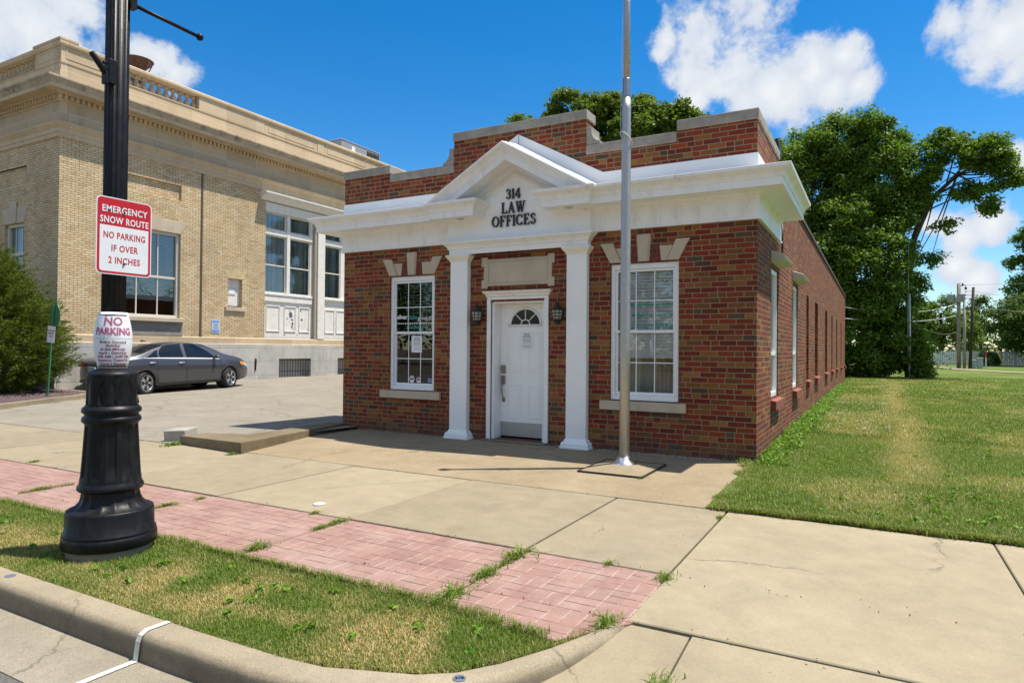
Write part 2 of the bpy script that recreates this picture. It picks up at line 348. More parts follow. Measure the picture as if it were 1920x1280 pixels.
M_lot = concrete('worn_asphalt', (0.249, 0.224, 0.181), (0.310, 0.280, 0.228), 1., .5, (0.172, 0.159, 0.142), .30, 85.)
def add_cracks(m):
    t = T_(m.node_tree); b = t.n.get('Principled BSDF'); src = b.inputs['Base Color'].links[0].from_socket; co = t.coord()
    wv = t.vm('ADD', co, t.vm('SCALE', t.noise(co, 2.2, 6, .6, out=1), .5)); cr = t.mr(t.vor(wv, .42, 'DISTANCE_TO_EDGE'), .0, .012, 1., 0.)
    k = t.m('MULTIPLY', cr, t.mr(t.noise(co, .6, 4, .6), .42, .6)); pt = t.mr(t.noise(t.vm('MULTIPLY', co, (.5, 1.6, 1.)), .8, 8, .7), .56, .74)
    t.set(b.inputs['Base Color'], t.mix(t.m('MULTIPLY', k, .75), t.mix(t.m('MULTIPLY', pt, .35), src, (.15, .135, .12)), (.07, .06, .05)))
add_cracks(M_lot)
M_street = concrete('street_asphalt', (.10, .095, .09), (.16, .15, .14), 1.2, .6, (.05, .05, .05), .4, 90.)
M_soil = basic('soil', (.10, .075, .045), .95, var=.4, scale=12, bump=.6)
M_paint = basic('road_paint', (.55, .55, .52), .75, var=.08, dirt=(.32, .28, .2), dirt_amt=.9, scale=34)
def paver_mat():
    m, t, b = new_mat('stamped_brick_concrete'); co = t.coord(); x, y, z = t.sep(co)
    wx = t.m('MULTIPLY', t.m('SUBTRACT', t.noise(co, 7, 2), .5), .012)
    s = .196
    u = t.m('DIVIDE', t.m('ADD', x, t.m('ADD', wx, 60.)), s); v = t.m('DIVIDE', t.m('ADD', y, t.m('ADD', wx, 60.02)), s)
    cu = t.m('FLOOR', u); cv = t.m('FLOOR', v); fu = t.m('FRACT', u); fv = t.m('FRACT', v)
    par = t.m('MODULO', t.m('ADD', cu, cv), 2.)
    eu = t.m('MULTIPLY', t.m('MINIMUM', fu, t.m('SUBTRACT', 1., fu)), s); ev = t.m('MULTIPLY', t.m('MINIMUM', fv, t.m('SUBTRACT', 1., fv)), s)
    mu = t.m('MULTIPLY', t.m('ABSOLUTE', t.m('SUBTRACT', fu, .5)), s); mv = t.m('MULTIPLY', t.m('ABSOLUTE', t.m('SUBTRACT', fv, .5)), s)
    lx = t.m('MINIMUM', ev, t.m('ADD', mv, par))                                   # grooves running along x
    ly = t.m('MINIMUM', eu, t.m('ADD', mu, t.m('SUBTRACT', 1., par)))              # grooves running along y
    brk = t.mr(t.noise(co, 6, 4, .7), .38, .56)
    gx = t.m('MULTIPLY', t.mr(lx, .003, .0065, 1., 0.), brk); gy = t.mr(ly, .003, .009, 1., 0.)
    n = t.noise(co, 3, 8, .65); a = t.noise(co, 120, 4, .7)
    tint = t.white(t.comb(t.m('ADD', cu, t.m('MULTIPLY', t.m('GREATER_THAN', fu, .5), t.m('MULTIPLY', .4, t.m('SUBTRACT', 1., par)))), t.m('ADD', cv, t.m('MULTIPLY', t.m('GREATER_THAN', fv, .5), t.m('MULTIPLY', .4, par))), 2.))
    c = t.mix(t.mr(n, .3, .7), (0.271, 0.153, 0.128), (0.320, 0.207, 0.173))
    c = t.mix(1., c, t.ramp(tint, [(0, (.90,)*3), (1, (1.08,)*3)]), 'MULTIPLY')
    c = t.mix(1., c, t.ramp(a, [(.3, (.78,)*3), (.65, (1.08,)*3)]), 'MULTIPLY')
    c = t.mix(t.m('MULTIPLY', t.mr(t.noise(co, 2.3, 9, .75), .48, .72), .75), c, (.375, .28, .235))
    c = t.mix(t.m('MULTIPLY', gy, t.m('MULTIPLY', brk, .75)), c, (.40, .30, .255)); c = t.mix(t.m('MULTIPLY', gx, .85), c, (.085, .042, .034))
    t.set(b.inputs['Base Color'], c); b.inputs['Roughness'].default_value = .85; b.inputs['Specular IOR Level'].default_value = .25
    h = t.m('SUBTRACT', t.m('MULTIPLY', a, .25), t.m('MAXIMUM', gx, t.m('MULTIPLY', gy, .6)))
    t.set(b.inputs['Normal'], t.bump(h, .55, .006)); return m
M_paver = paver_mat()
def grass_ground():
    m, t, b = new_mat('lawn_turf'); co = t.coord(); x, y, z = t.sep(co)
    n = t.noise(co, .55, 8, .62, .4); f = t.noise(co, 22, 6, .75); f2 = t.noise(t.vm('MULTIPLY', co, (.5, 1.4, 1.)), .22, 7, .6)
    c = t.mix(t.mr(f, .3, .7), (.055, .105, .014), (.14, .20, .035))
    dry = t.m('MAXIMUM', t.mr(n, .52, .68), t.m('MULTIPLY', t.mr(f2, .50, .62), t.mr(y, 8., 22.)))
    trk = t.m('MULTIPLY', t.mr(t.m('ABSOLUTE', t.m('ADD', t.m('SUBTRACT', x, 1.75), t.m('MULTIPLY', t.m('SUBTRACT', t.noise(co, .4, 3), .5), 1.2))), .15, .7, 1., 0.), t.mr(y, 24., 30., 1., 0.))
    dry = t.m('MULTIPLY', t.m('MAXIMUM', dry, t.m('MULTIPLY', trk, .8)), t.mr(f, .2, .6))
    c = t.mix(t.m('MULTIPLY', dry, .5), c, (.34, .29, .14))
    t.set(b.inputs['Base Color'], c); b.inputs['Roughness'].default_value = .95; b.inputs['Specular IOR Level'].default_value = .1
    t.set(b.inputs['Normal'], t.bump(f, 1., .05)); return m
M_turf = grass_ground()
def leaf_mat(name, c_lo, c_hi, trans=.35, rough=.55, attr=False, dry=None):
    m = bpy.data.materials.new(name); m.use_nodes = True; t = T_(m.node_tree); t.n.clear()
    g = t.n.new('ShaderNodeNewGeometry'); r = g.outputs['Random Per Island']
    c = t.mix(r, c_lo, c_hi)
    if attr:
        a = t.n.new('ShaderNodeAttribute'); a.attribute_name = 'dry'; c = t.mix(a.outputs['Fac'], c, t.mix(r, tuple(q*.65 for q in dry), tuple(q*1.2 for q in dry)))
    d_ = t.n.new('ShaderNodeBsdfPrincipled'); t.set(d_.inputs['Base Color'], c); d_.inputs['Roughness'].default_value = rough; d_.inputs['Specular IOR Level'].default_value = .35
    tl = t.n.new('ShaderNodeBsdfTranslucent'); t.set(tl.inputs[0], t.mix(1., c, (1.25, 1.35, .5), 'MULTIPLY'))
    mx = t.n.new('ShaderNodeMixShader'); mx.inputs[0].default_value = trans; t.l.new(d_.outputs[0], mx.inputs[1]); t.l.new(tl.outputs[0], mx.inputs[2])
    o = t.n.new('ShaderNodeOutputMaterial'); t.l.new(mx.outputs[0], o.inputs[0]); return m
M_leafA = leaf_mat('broad_leaf', (0.070, 0.135, 0.013), (0.156, 0.246, 0.029), .42); M_leafB = leaf_mat('mottled_leaf', (0.070, 0.123, 0.013), (0.156, 0.209, 0.029), .42)
M_leafC = leaf_mat('maple_leaf', (0.082, 0.152, 0.015), (0.172, 0.246, 0.025), .4); M_leafD = leaf_mat('dark_leaf', (0.041, 0.086, 0.011), (0.094, 0.156, 0.021), .38)
M_juniper = leaf_mat('juniper_spray', (0.056, 0.089, 0.009), (0.132, 0.165, 0.017), .28, .7)
M_weed = leaf_mat('weed_leaf', (.09, .19, .014), (.19, .32, .03), .3)
M_grass = leaf_mat('grass_blade', (0.068, 0.138, 0.012), (0.178, 0.262, 0.026), .3, .5, True, (.60, .45, .22))

# ------------------------------------------------------------------ ground, road, pavements
def sheet(name, poly, z, mat, kind='structure', thick=None):
    b = MB()
    if thick: b.prism(poly, 'z', z-thick, z)
    else:
        ar = sum(poly[i][0]*poly[(i+1) % len(poly)][1]-poly[(i+1) % len(poly)][0]*poly[i][1] for i in range(len(poly)))
        if ar < 0: poly = poly[::-1]
        b.add([(x, y, z) for x, y in poly], [tuple(range(len(poly)))])
    o = b.build(name, mat); return tag(o, kind=kind)
sheet('ground', [(-900, -900), (900, -900), (900, 900), (-900, 900)], -.30, M_soil)
sheet('road', [(-60, -22), (60, -22), (60, -7.02), (-60, -7.02)], -.134, M_street)
sheet('gutter', [(-60, -7.03), (.50, -7.03), (.50, -6.3), (0.0, -6.3), (-.6, -6.5), (-60, -6.5)], -.130, M_gutter)
KIN = [(-60, -6.49), (-1.6, -6.49), (-1.05, -6.48), (-.81, -6.455), (-.42, -6.31), (-.28, -6.21), (-.16, -6.05), (-.03, -5.80), (.07, -5.55), (.14, -5.36)]
def kerb():
    b = MB(); n = len(KIN); rows = []
    for i, (x, y) in enumerate(KIN):
        p = Vector(KIN[max(i-1, 0)]); q = Vector(KIN[min(i+1, n-1)]); tdir = (q-p).normalized(); nr = Vector((tdir.y, -tdir.x))
        w = .155 if i < 5 else .155-.02*(i-4); w = max(w, .05)
        zb = -.15 if i < 6 else -.15+.03*(i-5)
        prof = [(-.03, -.25), (0, -.004), (.012, .0), (w-.035, .0), (w-.010, -.012), (w, -.038), (w+.012, zb), (w+.02, -.25)]
        rows.append([(x+nr.x*a, y+nr.y*a, z) for a, z in prof])
    m = len(rows[0]); vs = [q for r in rows for q in r]
    fs = [(i*m+j, (i+1)*m+j, (i+1)*m+j+1, i*m+j+1) for i in range(n-1) for j in range(m-1)]
    fs.append(tuple(range((n-1)*m, n*m)))
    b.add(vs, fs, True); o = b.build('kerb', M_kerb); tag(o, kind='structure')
kerb()
# painted joint across the kerb and gutter
pm = MB()
for (y0, z0, y1, z1) in ((-6.50, .004, -6.615, .004), (-6.615, .004, -6.644, -.012), (-6.644, -.012, -6.656, -.040), (-6.656, -.040, -6.668, -.126), (-6.668, -.126, -7.02, -.126)):
    e = .03*(-6.5-y0); f_ = .03*(-6.5-y1)
    pm.add([(-1.826-e, y0, z0+.001), (-1.79-e, y0, z0+.001), (-1.79-f_, y1, z1+.001), (-1.826-f_, y1, z1+.001)], [(0, 3, 2, 1)])
tag(pm.build('painted_line', M_paint), 'thin white painted line crossing the kerb and gutter', 'painted line')

def slabs(name, rects, z, mat, gap=.006, bev=.006, thick=.2):
    b = MB()
    for i, (x0, x1, y0, y1) in enumerate(rects):
        dz = (i*37 % 5-2)*.0012
        b.box(x0+gap, x1-gap, y0+gap, y1-gap, z-thick, z+dz)
    return tag(b.build(name, mat, bevel=bev), kind='structure')
XJ = [-17.1, -15.5, -13.9, -12.2, -10.55, -8.93, -7.3, -5.67, -4.05, -2.44, -.83, .17]
slabs('sidewalk', [(XJ[i], XJ[i+1], -4.53, -2.68) for i in range(len(XJ)-1)]+[(-40, -17.1, -4.53, -2.68)], 0, M_walk, .0085, .004)
slabs('ramp_landing', [(.17, 2.04, -5.32, -2.68), (2.04, 3.95, -5.32, -2.68), (3.95, 6., -5.32, -2.68), (6., 40, -5.32, -2.68)], 0, M_walk_new, .005)
# ramp slabs fall towards the gutter
rm = MB()
for x0, x1, y0, yl in ((.20, .497, -5.338, -6.9), (.507, 2.9, -5.322, -6.9), (2.91, 7, -5.322, -6.9)):
    z0, z1 = -.014, -.128
    if x0 < .3:
        vs = [(x0-.02, y0, z0), (x1, y0, z0), (x1, yl, z1), (-.12, yl, z1), (-.02, -5.9, -.075)]
        rm.add(vs+[(x, y, -.3) for x, y, _ in vs], [(0, 4, 3, 2, 1), (0, 1, 6, 5), (1, 2, 7, 6)])
    else:
        vs = [(x0, y0, z0), (x1, y0, z0), (x1, yl, z1), (x0, yl, z1)]
        rm.add(vs+[(x, y, -.3) for x, y, _ in vs], [(0, 3, 2, 1), (0, 1, 5, 4), (0, 4, 7, 3), (1, 2, 6, 5)])
tag(rm.build('kerb_ramp', M_walk_new), kind='structure')
# stamped brick strip
ps = MB(); PX = [-13.9, -12.2, -10.55, -8.93, -7.3, -5.7, -4.08, -2.43, -.80]
for i in range(len(PX)-1): ps.prism([(PX[i]+.006, -5.63), (PX[i+1]-.006, -5.63), (PX[i+1]-.006, -4.54), (PX[i]+.006, -4.54)], 'z', -.2, -.002-(i % 2)*.001)
ps.prism([(-.794, -5.64), (-.05, -5.72), (.205, -5.34), (.16, -4.54), (-.794, -4.54)], 'z', -.2, -.003)
tag(ps.build('brick_paving', M_paver, bevel=.004), kind='structure')
# strip of turf between kerb and paving; the lawn beside the building
sheet('verge', [(-60, -6.47), (-1.0, -6.47), (-.42, -6.28), (-.1, -5.9), (.15, -5.36), (-.05, -5.70), (-.8, -5.62), (-60, -5.62)], -.012, M_turf)
def lawn():
    xs = np.concatenate([np.linspace(-.02, 12, 61), [16, 24, 40, 80, 300]]); ys = np.concatenate([np.linspace(-2.687, 12, 70), np.linspace(13, 110, 50), [200, 600]])
    b = MB(); vs = []
    for y in ys:
        for x in xs:
            z = .012+.02*math.sin(x*1.3+y*.7)*math.sin(y*.9)+.03*min(1, max(0, y/8)); z = z if y > -2.3 else .008
            vs.append((x, y, z))
    n = len(xs); b.add(vs, [(j*n+i, j*n+i+1, (j+1)*n+i+1, (j+1)*n+i) for j in range(len(ys)-1) for i in range(n-1)], True)
    tag(b.build('lawn', M_turf), kind='structure')
    b = MB(); xs = np.linspace(-60, -.02, 20); ys = [26.6, 40, 70, 110, 300]
    b.add([(x, y, .04) for y in ys for x in xs], [(j*20+i, j*20+i+1, (j+1)*20+i+1, (j+1)*20+i) for j in range(len(ys)-1) for i in range(19)])
    tag(b.build('lawn', M_turf), kind='structure')
lawn()
pb = MB(); pth = [(5.2, 70), (6.2, 61), (7.0, 54.5), (9.3, 48), (14, 44), (30, 40)]
vs = []
for i, (x, y) in enumerate(pth): vs += [(x-.2, y-1.6, .075), (x+.5, y+1.6, .075)]
pb.add(vs, [(2*i, 2*i+2, 2*i+3, 2*i+1) for i in range(len(pth)-1)]); tag(pb.build('path', M_walk_new), kind='structure')
slabs('apron', [(-6.78, .06, -2.675, .02)], .006, M_apron, .003, .006)
gb = MB(); r_ = random.Random(5)
for k in range(420):
    x = r_.uniform(-2.05, -.15) if k % 3 else r_.uniform(-6.7, -.2); y = -.02-abs(r_.gauss(0, .055)); s = r_.uniform(.004, .011)
    gb.lathe([(s*.6, 0), (s, s*.5), (s*.5, s)], (x, y, .006), 5, smooth=False)
tag(gb.build('gravel', basic('pale_gravel', (.42, .40, .37), .9, var=.4, scale=40)), kind='stuff')

def lotz(x, y):
    return float(np.interp(y, [-2.68, -1, 3, 6, 8.5, 14], [.002, .035, .0, .055, .17, .24])+.04*np.interp(x, [-9, -6.75], [0, 1])*np.interp(y, [-2.7, -1.5, 1.5], [0, 1, 0]))
xs = np.linspace(-32, -6.4, 60); ys = np.concatenate([np.linspace(-2.682, 2, 16), np.linspace(3, 34, 14)])
b = MB(); b.add([(x, y, lotz(x, y)) for y in ys for x in xs], [(j*60+i, j*60+i+1, (j+1)*60+i+1, (j+1)*60+i) for j in range(len(ys)-1) for i in range(59)], True)
tag(b.build('parking_lot', M_lot), kind='structure')
# low concrete wall at the lot corner
b = MB(); top = [(-5.86, -2.80, .150), (-6.70, -.02, .085), (-7.02, -.02, .085), (-6.52, -2.15, .14), (-7.2, -2.30, .13), (-7.30, -2.66, .125)]
n = len(top); b.add([(x, y, -.1) for x, y, z in top]+top, [tuple(range(n)), tuple(range(2*n-1, n-1, -1))]+[(i, n+i, n+(i+1) % n, (i+1) % n) for i in range(n)])
o = b.build('low_wall', M_oldwall, bevel=.012, seg=2); tag(o, 'low mossy concrete retaining wall between lot and apron', 'low wall')
b = MB(); b.box(-.17, .17, -.15, .15, -.08, .125); o = b.build('concrete_block', basic('pale_block', (.33, .31, .27), .9, var=.15, bump=.5, bscale=40), bevel=.015, seg=2)
o.location = (-7.62, -2.42, .05); o.rotation_euler = (.05, -.06, .35); tag(o, 'pale loose concrete block at the end of the low wall', 'concrete block')
# gravel bed with edging under the juniper
EDGE = [(-26, -2.62), (-15.2, -2.62), (-14.55, -2.35), (-14.75, -1.75), (-15.25, -.95), (-15.85, -.1), (-16.3, .7), (-16.9, 1.35), (-17.9, 1.7), (-18.9, 1.75)]
bed = EDGE+[(-26, 1.75)]
b = MB(); b.add([(x, y, .115) for x, y in bed]+[(-18, -.3, .19), (-24, -.3, .19)], [(i, i+1, len(bed)) for i in range(2, len(bed)-3)]+[(0, 1, len(bed)+1), (1, 2, len(bed), len(bed)+1), (len(bed)-3, len(bed)-2, len(bed)), (len(bed)-2, len(bed)-1, len(bed)+1, len(bed)), (len(bed)-1, 0, len(bed)+1)]); o = b.build('gravel_bed', basic('dark_gravel', (.075, .05, .055), .95, var=.5, scale=60, bump=1., bscale=55)); tag(o, kind='structure')
for f in o.data.polygons: pass
b = MB()
for i in range(len(EDGE)-1):
    (x0, y0), (x1, y1) = EDGE[i], EDGE[i+1]; dx, dy = x1-x0, y1-y0; L = math.hypot(dx, dy); nx_, ny_ = dy/L*.07, -dx/L*.07
    b.add([(x0-nx_, y0-ny_, 0), (x1-nx_, y1-ny_, 0), (x1+nx_, y1+ny_, 0), (x0+nx_, y0+ny_, 0), (x0-nx_, y0-ny_, .13), (x1-nx_, y1-ny_, .13), (x1+nx_, y1+ny_, .13), (x0+nx_, y0+ny_, .13)],
          [(4, 7, 6, 5), (0, 4, 5, 1), (3, 2, 6, 7), (0, 3, 7, 4), (1, 5, 6, 2)])
tag(b.build('bed_edging', M_walk), kind='structure')
gv = []; F = []
pts = []
while len(pts) < 9000:
    x = RNG.uniform(-22, -14.6); y = RNG.uniform(-2.5, 1.6)
    i = np.interp(y, [-2.5, -1.75, -.95, -.1, .7, 1.35, 1.7], [-14.65, -14.8, -15.3, -15.9, -16.4, -17, -18.])
    if x < i-.03: pts.append((x, y))
P = np.array(pts); n = len(P); s = RNG.uniform(.012, .03, n); rot = RNG.uniform(0, 6.28, n)
V = np.zeros((n, 4, 3)); GZ = .117+.075*np.clip(1-np.abs(P[:, 1]+.3)/2.2, 0, 1)*np.clip((-15.5-P[:, 0])/2, 0, 1)
for k in range(3):
    V[:, k, 0] = P[:, 0]+s*np.cos(rot+k*2.1); V[:, k, 1] = P[:, 1]+s*np.sin(rot+k*2.1); V[:, k, 2] = GZ
V[:, 3, 0] = P[:, 0]; V[:, 3, 1] = P[:, 1]; V[:, 3, 2] = GZ+s*.9
I = np.arange(n)[:, None]*4
tag(fast_mesh('gravel', V.reshape(-1, 3), [np.concatenate([I+np.array([[0, 1, 3]]), I+np.array([[1, 2, 3]]), I+np.array([[2, 0, 3]])])], basic('mulch_stone', (.10, .065, .07), .95, var=.5, scale=30)), kind='stuff')

# ------------------------------------------------------------------ wall builder
def wall(b, axis, at, u0, u1, z0, z1, holes=(), depth=.1, inward=1):
    """face in the plane axis=at with openings (ua,ub,za,zb[,depth]) and their reveals; inward = sign of the direction into the wall"""
    us = sorted({u0, u1} | {q for h in holes for q in h[:2] if u0 < q < u1}); zs = sorted({z0, z1} | {q for h in holes for q in h[2:4] if z0 < q < z1})
    P = (lambda u, d, z: (u, at+inward*d, z)) if axis == 'y' else (lambda u, d, z: (at+inward*d, u, z))
    flip = (axis == 'y') == (inward > 0)
    def quad(a, b_, c, d): b.add([a, b_, c, d], [(0, 1, 2, 3) if flip else (3, 2, 1, 0)])
    for i in range(len(us)-1):
        for j in range(len(zs)-1):
            um, zm = (us[i]+us[i+1])/2, (zs[j]+zs[j+1])/2
            if any(h[0] < um < h[1] and h[2] < zm < h[3] for h in holes): continue
            quad(P(us[i], 0, zs[j]), P(us[i+1], 0, zs[j]), P(us[i+1], 0, zs[j+1]), P(us[i], 0, zs[j+1]))
    for h in holes:
        a, c, e, g = h[:4]; d = h[4] if len(h) > 4 else depth
        quad(P(a, 0, e), P(a, 0, g), P(a, d, g), P(a, d, e)); quad(P(c, 0, g), P(c, 0, e), P(c, d, e), P(c, d, g))
        quad(P(a, 0, g), P(c, 0, g), P(c, d, g), P(a, d, g)); quad(P(c, 0, e), P(a, 0, e), P(a, d, e), P(c, d, e))
        if len(h) > 5: quad(P(a, d, e), P(c, d, e), P(c, d, g), P(a, d, g))

# ------------------------------------------------------------------ the law office
law = thing('law_office', 'small red brick law office with white pediment, cornice and pilasters', 'office building')
WX = -6.75
HL = (-5.745, -4.845, .69, 2.55, .12); HR = (-1.905, -.965, .69, 2.55, .12); HD = (-3.80, -2.90, .03, 2.09, .26)
b = MB(); wall(b, 'y', 0, WX, 0, -.1, 3.90, [HL, HR, HD])
for x0, x1, z1 in ((WX, -5.76, 4.265), (-5.76, -4.5, 4.12), (-4.5, -2.28, 4.61), (-2.28, -1.0, 4.105), (-1.0, 0, 4.25)):
    wall(b, 'y', 0, x0, x1, 3.90, z1)
for x, za, zb, sgn in ((-5.76, 4.12, 4.265, 1), (-4.5, 4.12, 4.61, -1), (-2.28, 4.105, 4.61, 1), (-1., 4.105, 4.25, -1)):
    q = [(x, 0, za), (x, .3, za), (x, .3, zb), (x, 0, zb)]; b.add(q if sgn > 0 else q[::-1], [(0, 1, 2, 3)])
for x0, x1, z1 in ((WX, -5.76, 4.265), (-5.76, -4.5, 4.12), (-4.5, -2.28, 4.61), (-2.28, -1.0, 4.105), (-1.0, -.3, 4.25)):
    b.add([(x1, .3, 3.4), (x0, .3, 3.4), (x0, .3, z1), (x1, .3, z1)], [(0, 1, 2, 3)])
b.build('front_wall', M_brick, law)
SLOTS = [(6.62, 7.15), (8.83, 9.72), (12.42, 13.35), (15.5, 16.1), (18.45, 19.1), (22.0, 22.6), (25.25, 25.6)]
W1 = (1.28, 2.03, .72, 2.56, .10); W2 = (4.03, 4.80, .72, 2.56, .10)
b = MB()
wall(b, 'x', 0, 0, 26.3, -.1, 3.97, [W1, W2]+[(a, c, .78, 2.57, .12, 1) for a, c in SLOTS], inward=-1)
wall(b, 'x', 0, 0, 2.05, 3.97, 4.25, inward=-1)
b.add([(0, 26.3, -.1), (WX, 26.3, -.1), (WX, 26.3, 3.97), (0, 26.3, 3.97)], [(0, 1, 2, 3)])
b.add([(WX, 26.3, -.1), (WX, 0, -.1), (WX, 0, 3.97), (WX, 26.3, 3.97)], [(0, 1, 2, 3)])
b.add([(WX, 2.05, 3.97), (WX, 0, 3.97), (WX, 0, 4.265), (WX, 2.05, 4.265)], [(0, 1, 2, 3)])
b.add([(0, 2.05, 3.97), (0, 2.05, 4.25), (-.3, 2.05, 4.25), (-.3, 2.05, 3.97)], [(3, 2, 1, 0)])
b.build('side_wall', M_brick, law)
b = MB(); b.add([(WX, .3, 3.62), (-.02, .3, 3.62), (-.02, 26.3, 3.62), (WX, 26.3, 3.62)], [(0, 1, 2, 3)]); b.build('roof', M_galv, law)
b = MB(); b.box(-.12, .035, 2.06, 26.34, 3.93, 4.0); b.box(WX-.03, .034, 26.30, 26.36, 3.93, 3.999); b.build('roof_edge', M_roofmetal, law)
b = MB(); e = .018
for x0, x1, z0, z1 in ((WX-e, -5.76, 4.265, 4.40), (-5.757, -4.503, 4.12, 4.255), (-4.5-e, -2.28+e, 4.61, 4.745), (-2.277, -1.003, 4.105, 4.24), (-1.0, e, 4.25, 4.385)):
    b.box(x0, x1, -e, .32, z0, z1)
b.box(-.3, e-.001, .323, 2.07, 4.251, 4.386); b.box(WX-e+.001, WX+.3, .323, 2.07, 4.266, 4.401)
def scroll(x, s, z):
    pts = [(x, z), (x+s*.20, z), (x+s*.20, z+.045)]
    for k in range(7): a = PI/2*k/6; pts.append((x+s*(.20-.12*math.sin(a)), z+.20-.155*math.cos(a)))
    pts += [(x+s*.08, z+.25), (x, z+.25)]
    b.prism(pts, 'y', -.012, .30)
scroll(-4.505, -1, 4.256); scroll(-2.275, 1, 4.241)
b.build('coping', M_coping, law, bevel=.012, seg=2)

# white woodwork
def mitre(b, path, prof, close=False):
    """sweep a profile of (outward, z) along a plan path, outward = right-hand side of the walking direction"""
    n = len(path); rows = []
    for i in range(n):
        p = Vector(path[i]); ds = []
        if i > 0: ds.append((p-Vector(path[i-1])).normalized())
        if i < n-1: ds.append((Vector(path[i+1])-p).normalized())
        ns = [Vector((q.y, -q.x)) for q in ds]
        nm = ns[0] if len(ns) == 1 else (ns[0]+ns[1])/(1+ns[0].dot(ns[1]))
        rows.append([(p.x+nm.x*o, p.y+nm.y*o, z) for o, z in prof])
    m = len(prof); vs = [q for r in rows for q in r]
    fs = [(i*m+j, (i+1)*m+j, (i+1)*m+j+1, i*m+j+1) for i in range(n-1) for j in range(m-1)]
    fs += [tuple(range(m))[::-1], tuple(range((n-1)*m, n*m))]
    b.add(vs, fs)
MAINP = [(WX, 2.10), (WX, 0), (-4.60, 0)]; MAINR = [(-2.10, 0), (0, 0), (0, 2.10)]
PF = -.10   # portico face
frz = [(0, 3.005), (.045, 3.005), (.045, 3.028), (.030, 3.034), (.030, 3.275), (.045, 3.285), (.045, 3.305), (.07, 3.335), (0, 3.335)]
for pth in ([(WX, 2.10), (WX, 0), (-4.53, 0)], [(-2.17, 0), (0, 0), (0, 2.10)]): b = MB(); mitre(b, pth, frz); b.build('frieze', M_white, law, bevel=.003)
crown = [(0, 3.331), (.335, 3.331), (.335, 3.42), (.347, 3.424), (.347, 3.432), (.352, 3.452), (.368, 3.478), (.392, 3.497), (.408, 3.505), (.408, 3.512), (.430, 3.520), (.436, 3.55), (.436, 3.562), (.42, 3.565), (0, 3.66)]
for pth in ([(WX, 2.10), (WX, 0), (-4.60, 0)], [(-2.09, 0), (0, 0), (0, 2.10)]): b = MB(); mitre(b, pth, crown); b.build('cornice', M_white, law, bevel=.003)
# broken-pediment blocks: cornice returned round a small projecting block at each side
crown2 = [(o_, z_-.004) for o_, z_ in crown]; M_lens = basic('lens', (.5, .48, .4), .3)
for xa, xb, xl in ((-4.26, -4.205, -4.19), (-2.43, -2.385, -2.42)):
    b = MB(); mitre(b, [(xa, .02), (xa, PF), (xb, PF), (xb, .02)], crown2); bl_ = b.build('cornice_block', M_white, law, bevel=.003)
    b = MB(); b.lathe([(.055, 3.318), (.058, 3.320), (.058, 3.3265)], (xl, -.27, 0), 20); b.build('soffit_light', M_lens, bl_)
# tympanum board
XC = -3.345
b = MB(); b.prism([(-4.53, 3.02), (-2.17, 3.02), (-2.17, 3.62), (XC, 4.22), (-4.53, 3.62)], 'y', PF, -.005); b.build('tympanum', M_clean, law, bevel=.003)
tm = MB()
for sg in (-1, 1):
    for o_, w_, pr in ((.30, .035, .02), (.335, .03, .035)):
        sl = .575; a = (XC, 4.29-o_); e_ = (XC+sg*1.12, 4.29-o_-1.12*sl)
        tm.prism([a, e_, (e_[0], e_[1]-w_), (a[0], a[1]-w_)], 'y', PF-pr, PF+.002)
tm.build('tympanum_moulding', M_cream, law)
# raking cornices
b = MB(); SL = .575
prof = [(.0, -.33), (.335, -.33), (.335, -.235), (.348, -.232), (.352, -.205), (.37, -.175), (.395, -.15), (.41, -.145), (.41, -.138), (.433, -.128), (.438, -.10), (.438, -.088), (.0, -.0)]
for sg in (-1, 1):
    rows = []
    for x in (XC, XC+sg*1.30):
        z0 = 4.40-abs(x-XC)*SL
        rows.append([(x, PF-o_+.007 if o_ else .0, z0+z_) for o_, z_ in prof])
    m = len(prof); vs = rows[0]+rows[1]
    fs = [(j, m+j, m+j+1, j+1) for j in range(m-1)]+[tuple(range(m, 2*m))]
    if sg < 0: fs = [f[::-1] for f in fs]
    b.add(vs, fs)
b.build('raking_cornice', M_white, law, bevel=.003)
# flashing boards against the parapet
b = MB(); b.prism([(WX-.012, 3.60), (.012, 3.60), (.012, 3.83), (-2.02, 3.83), (XC-.01, 4.55), (-4.68, 3.83), (WX-.012, 3.83)], 'y', -.014, -.002)
b.box(.001, .013, -.001, 2.1, 3.60, 3.829); b.build('flashing_board', M_whitetrim, law)
b = MB()
for x_ in (-.9,): b.box(x_-.0015, x_+.0015, -.4385, -.425, 3.512, 3.563)
b.build('board_joint', M_galv, law)
for x_ in (-5.55, -1.2): b = MB(); b.box(x_-.0012, x_+.0012, -.0315, -.029, 3.035, 3.274); b.build('frieze_joint', M_galv, law)
tag_ = MB().box(XC-.005, XC+.005, -.018, -.0145, 4.2, 4.545); tag_.build('flashing_seam', M_galv, law)
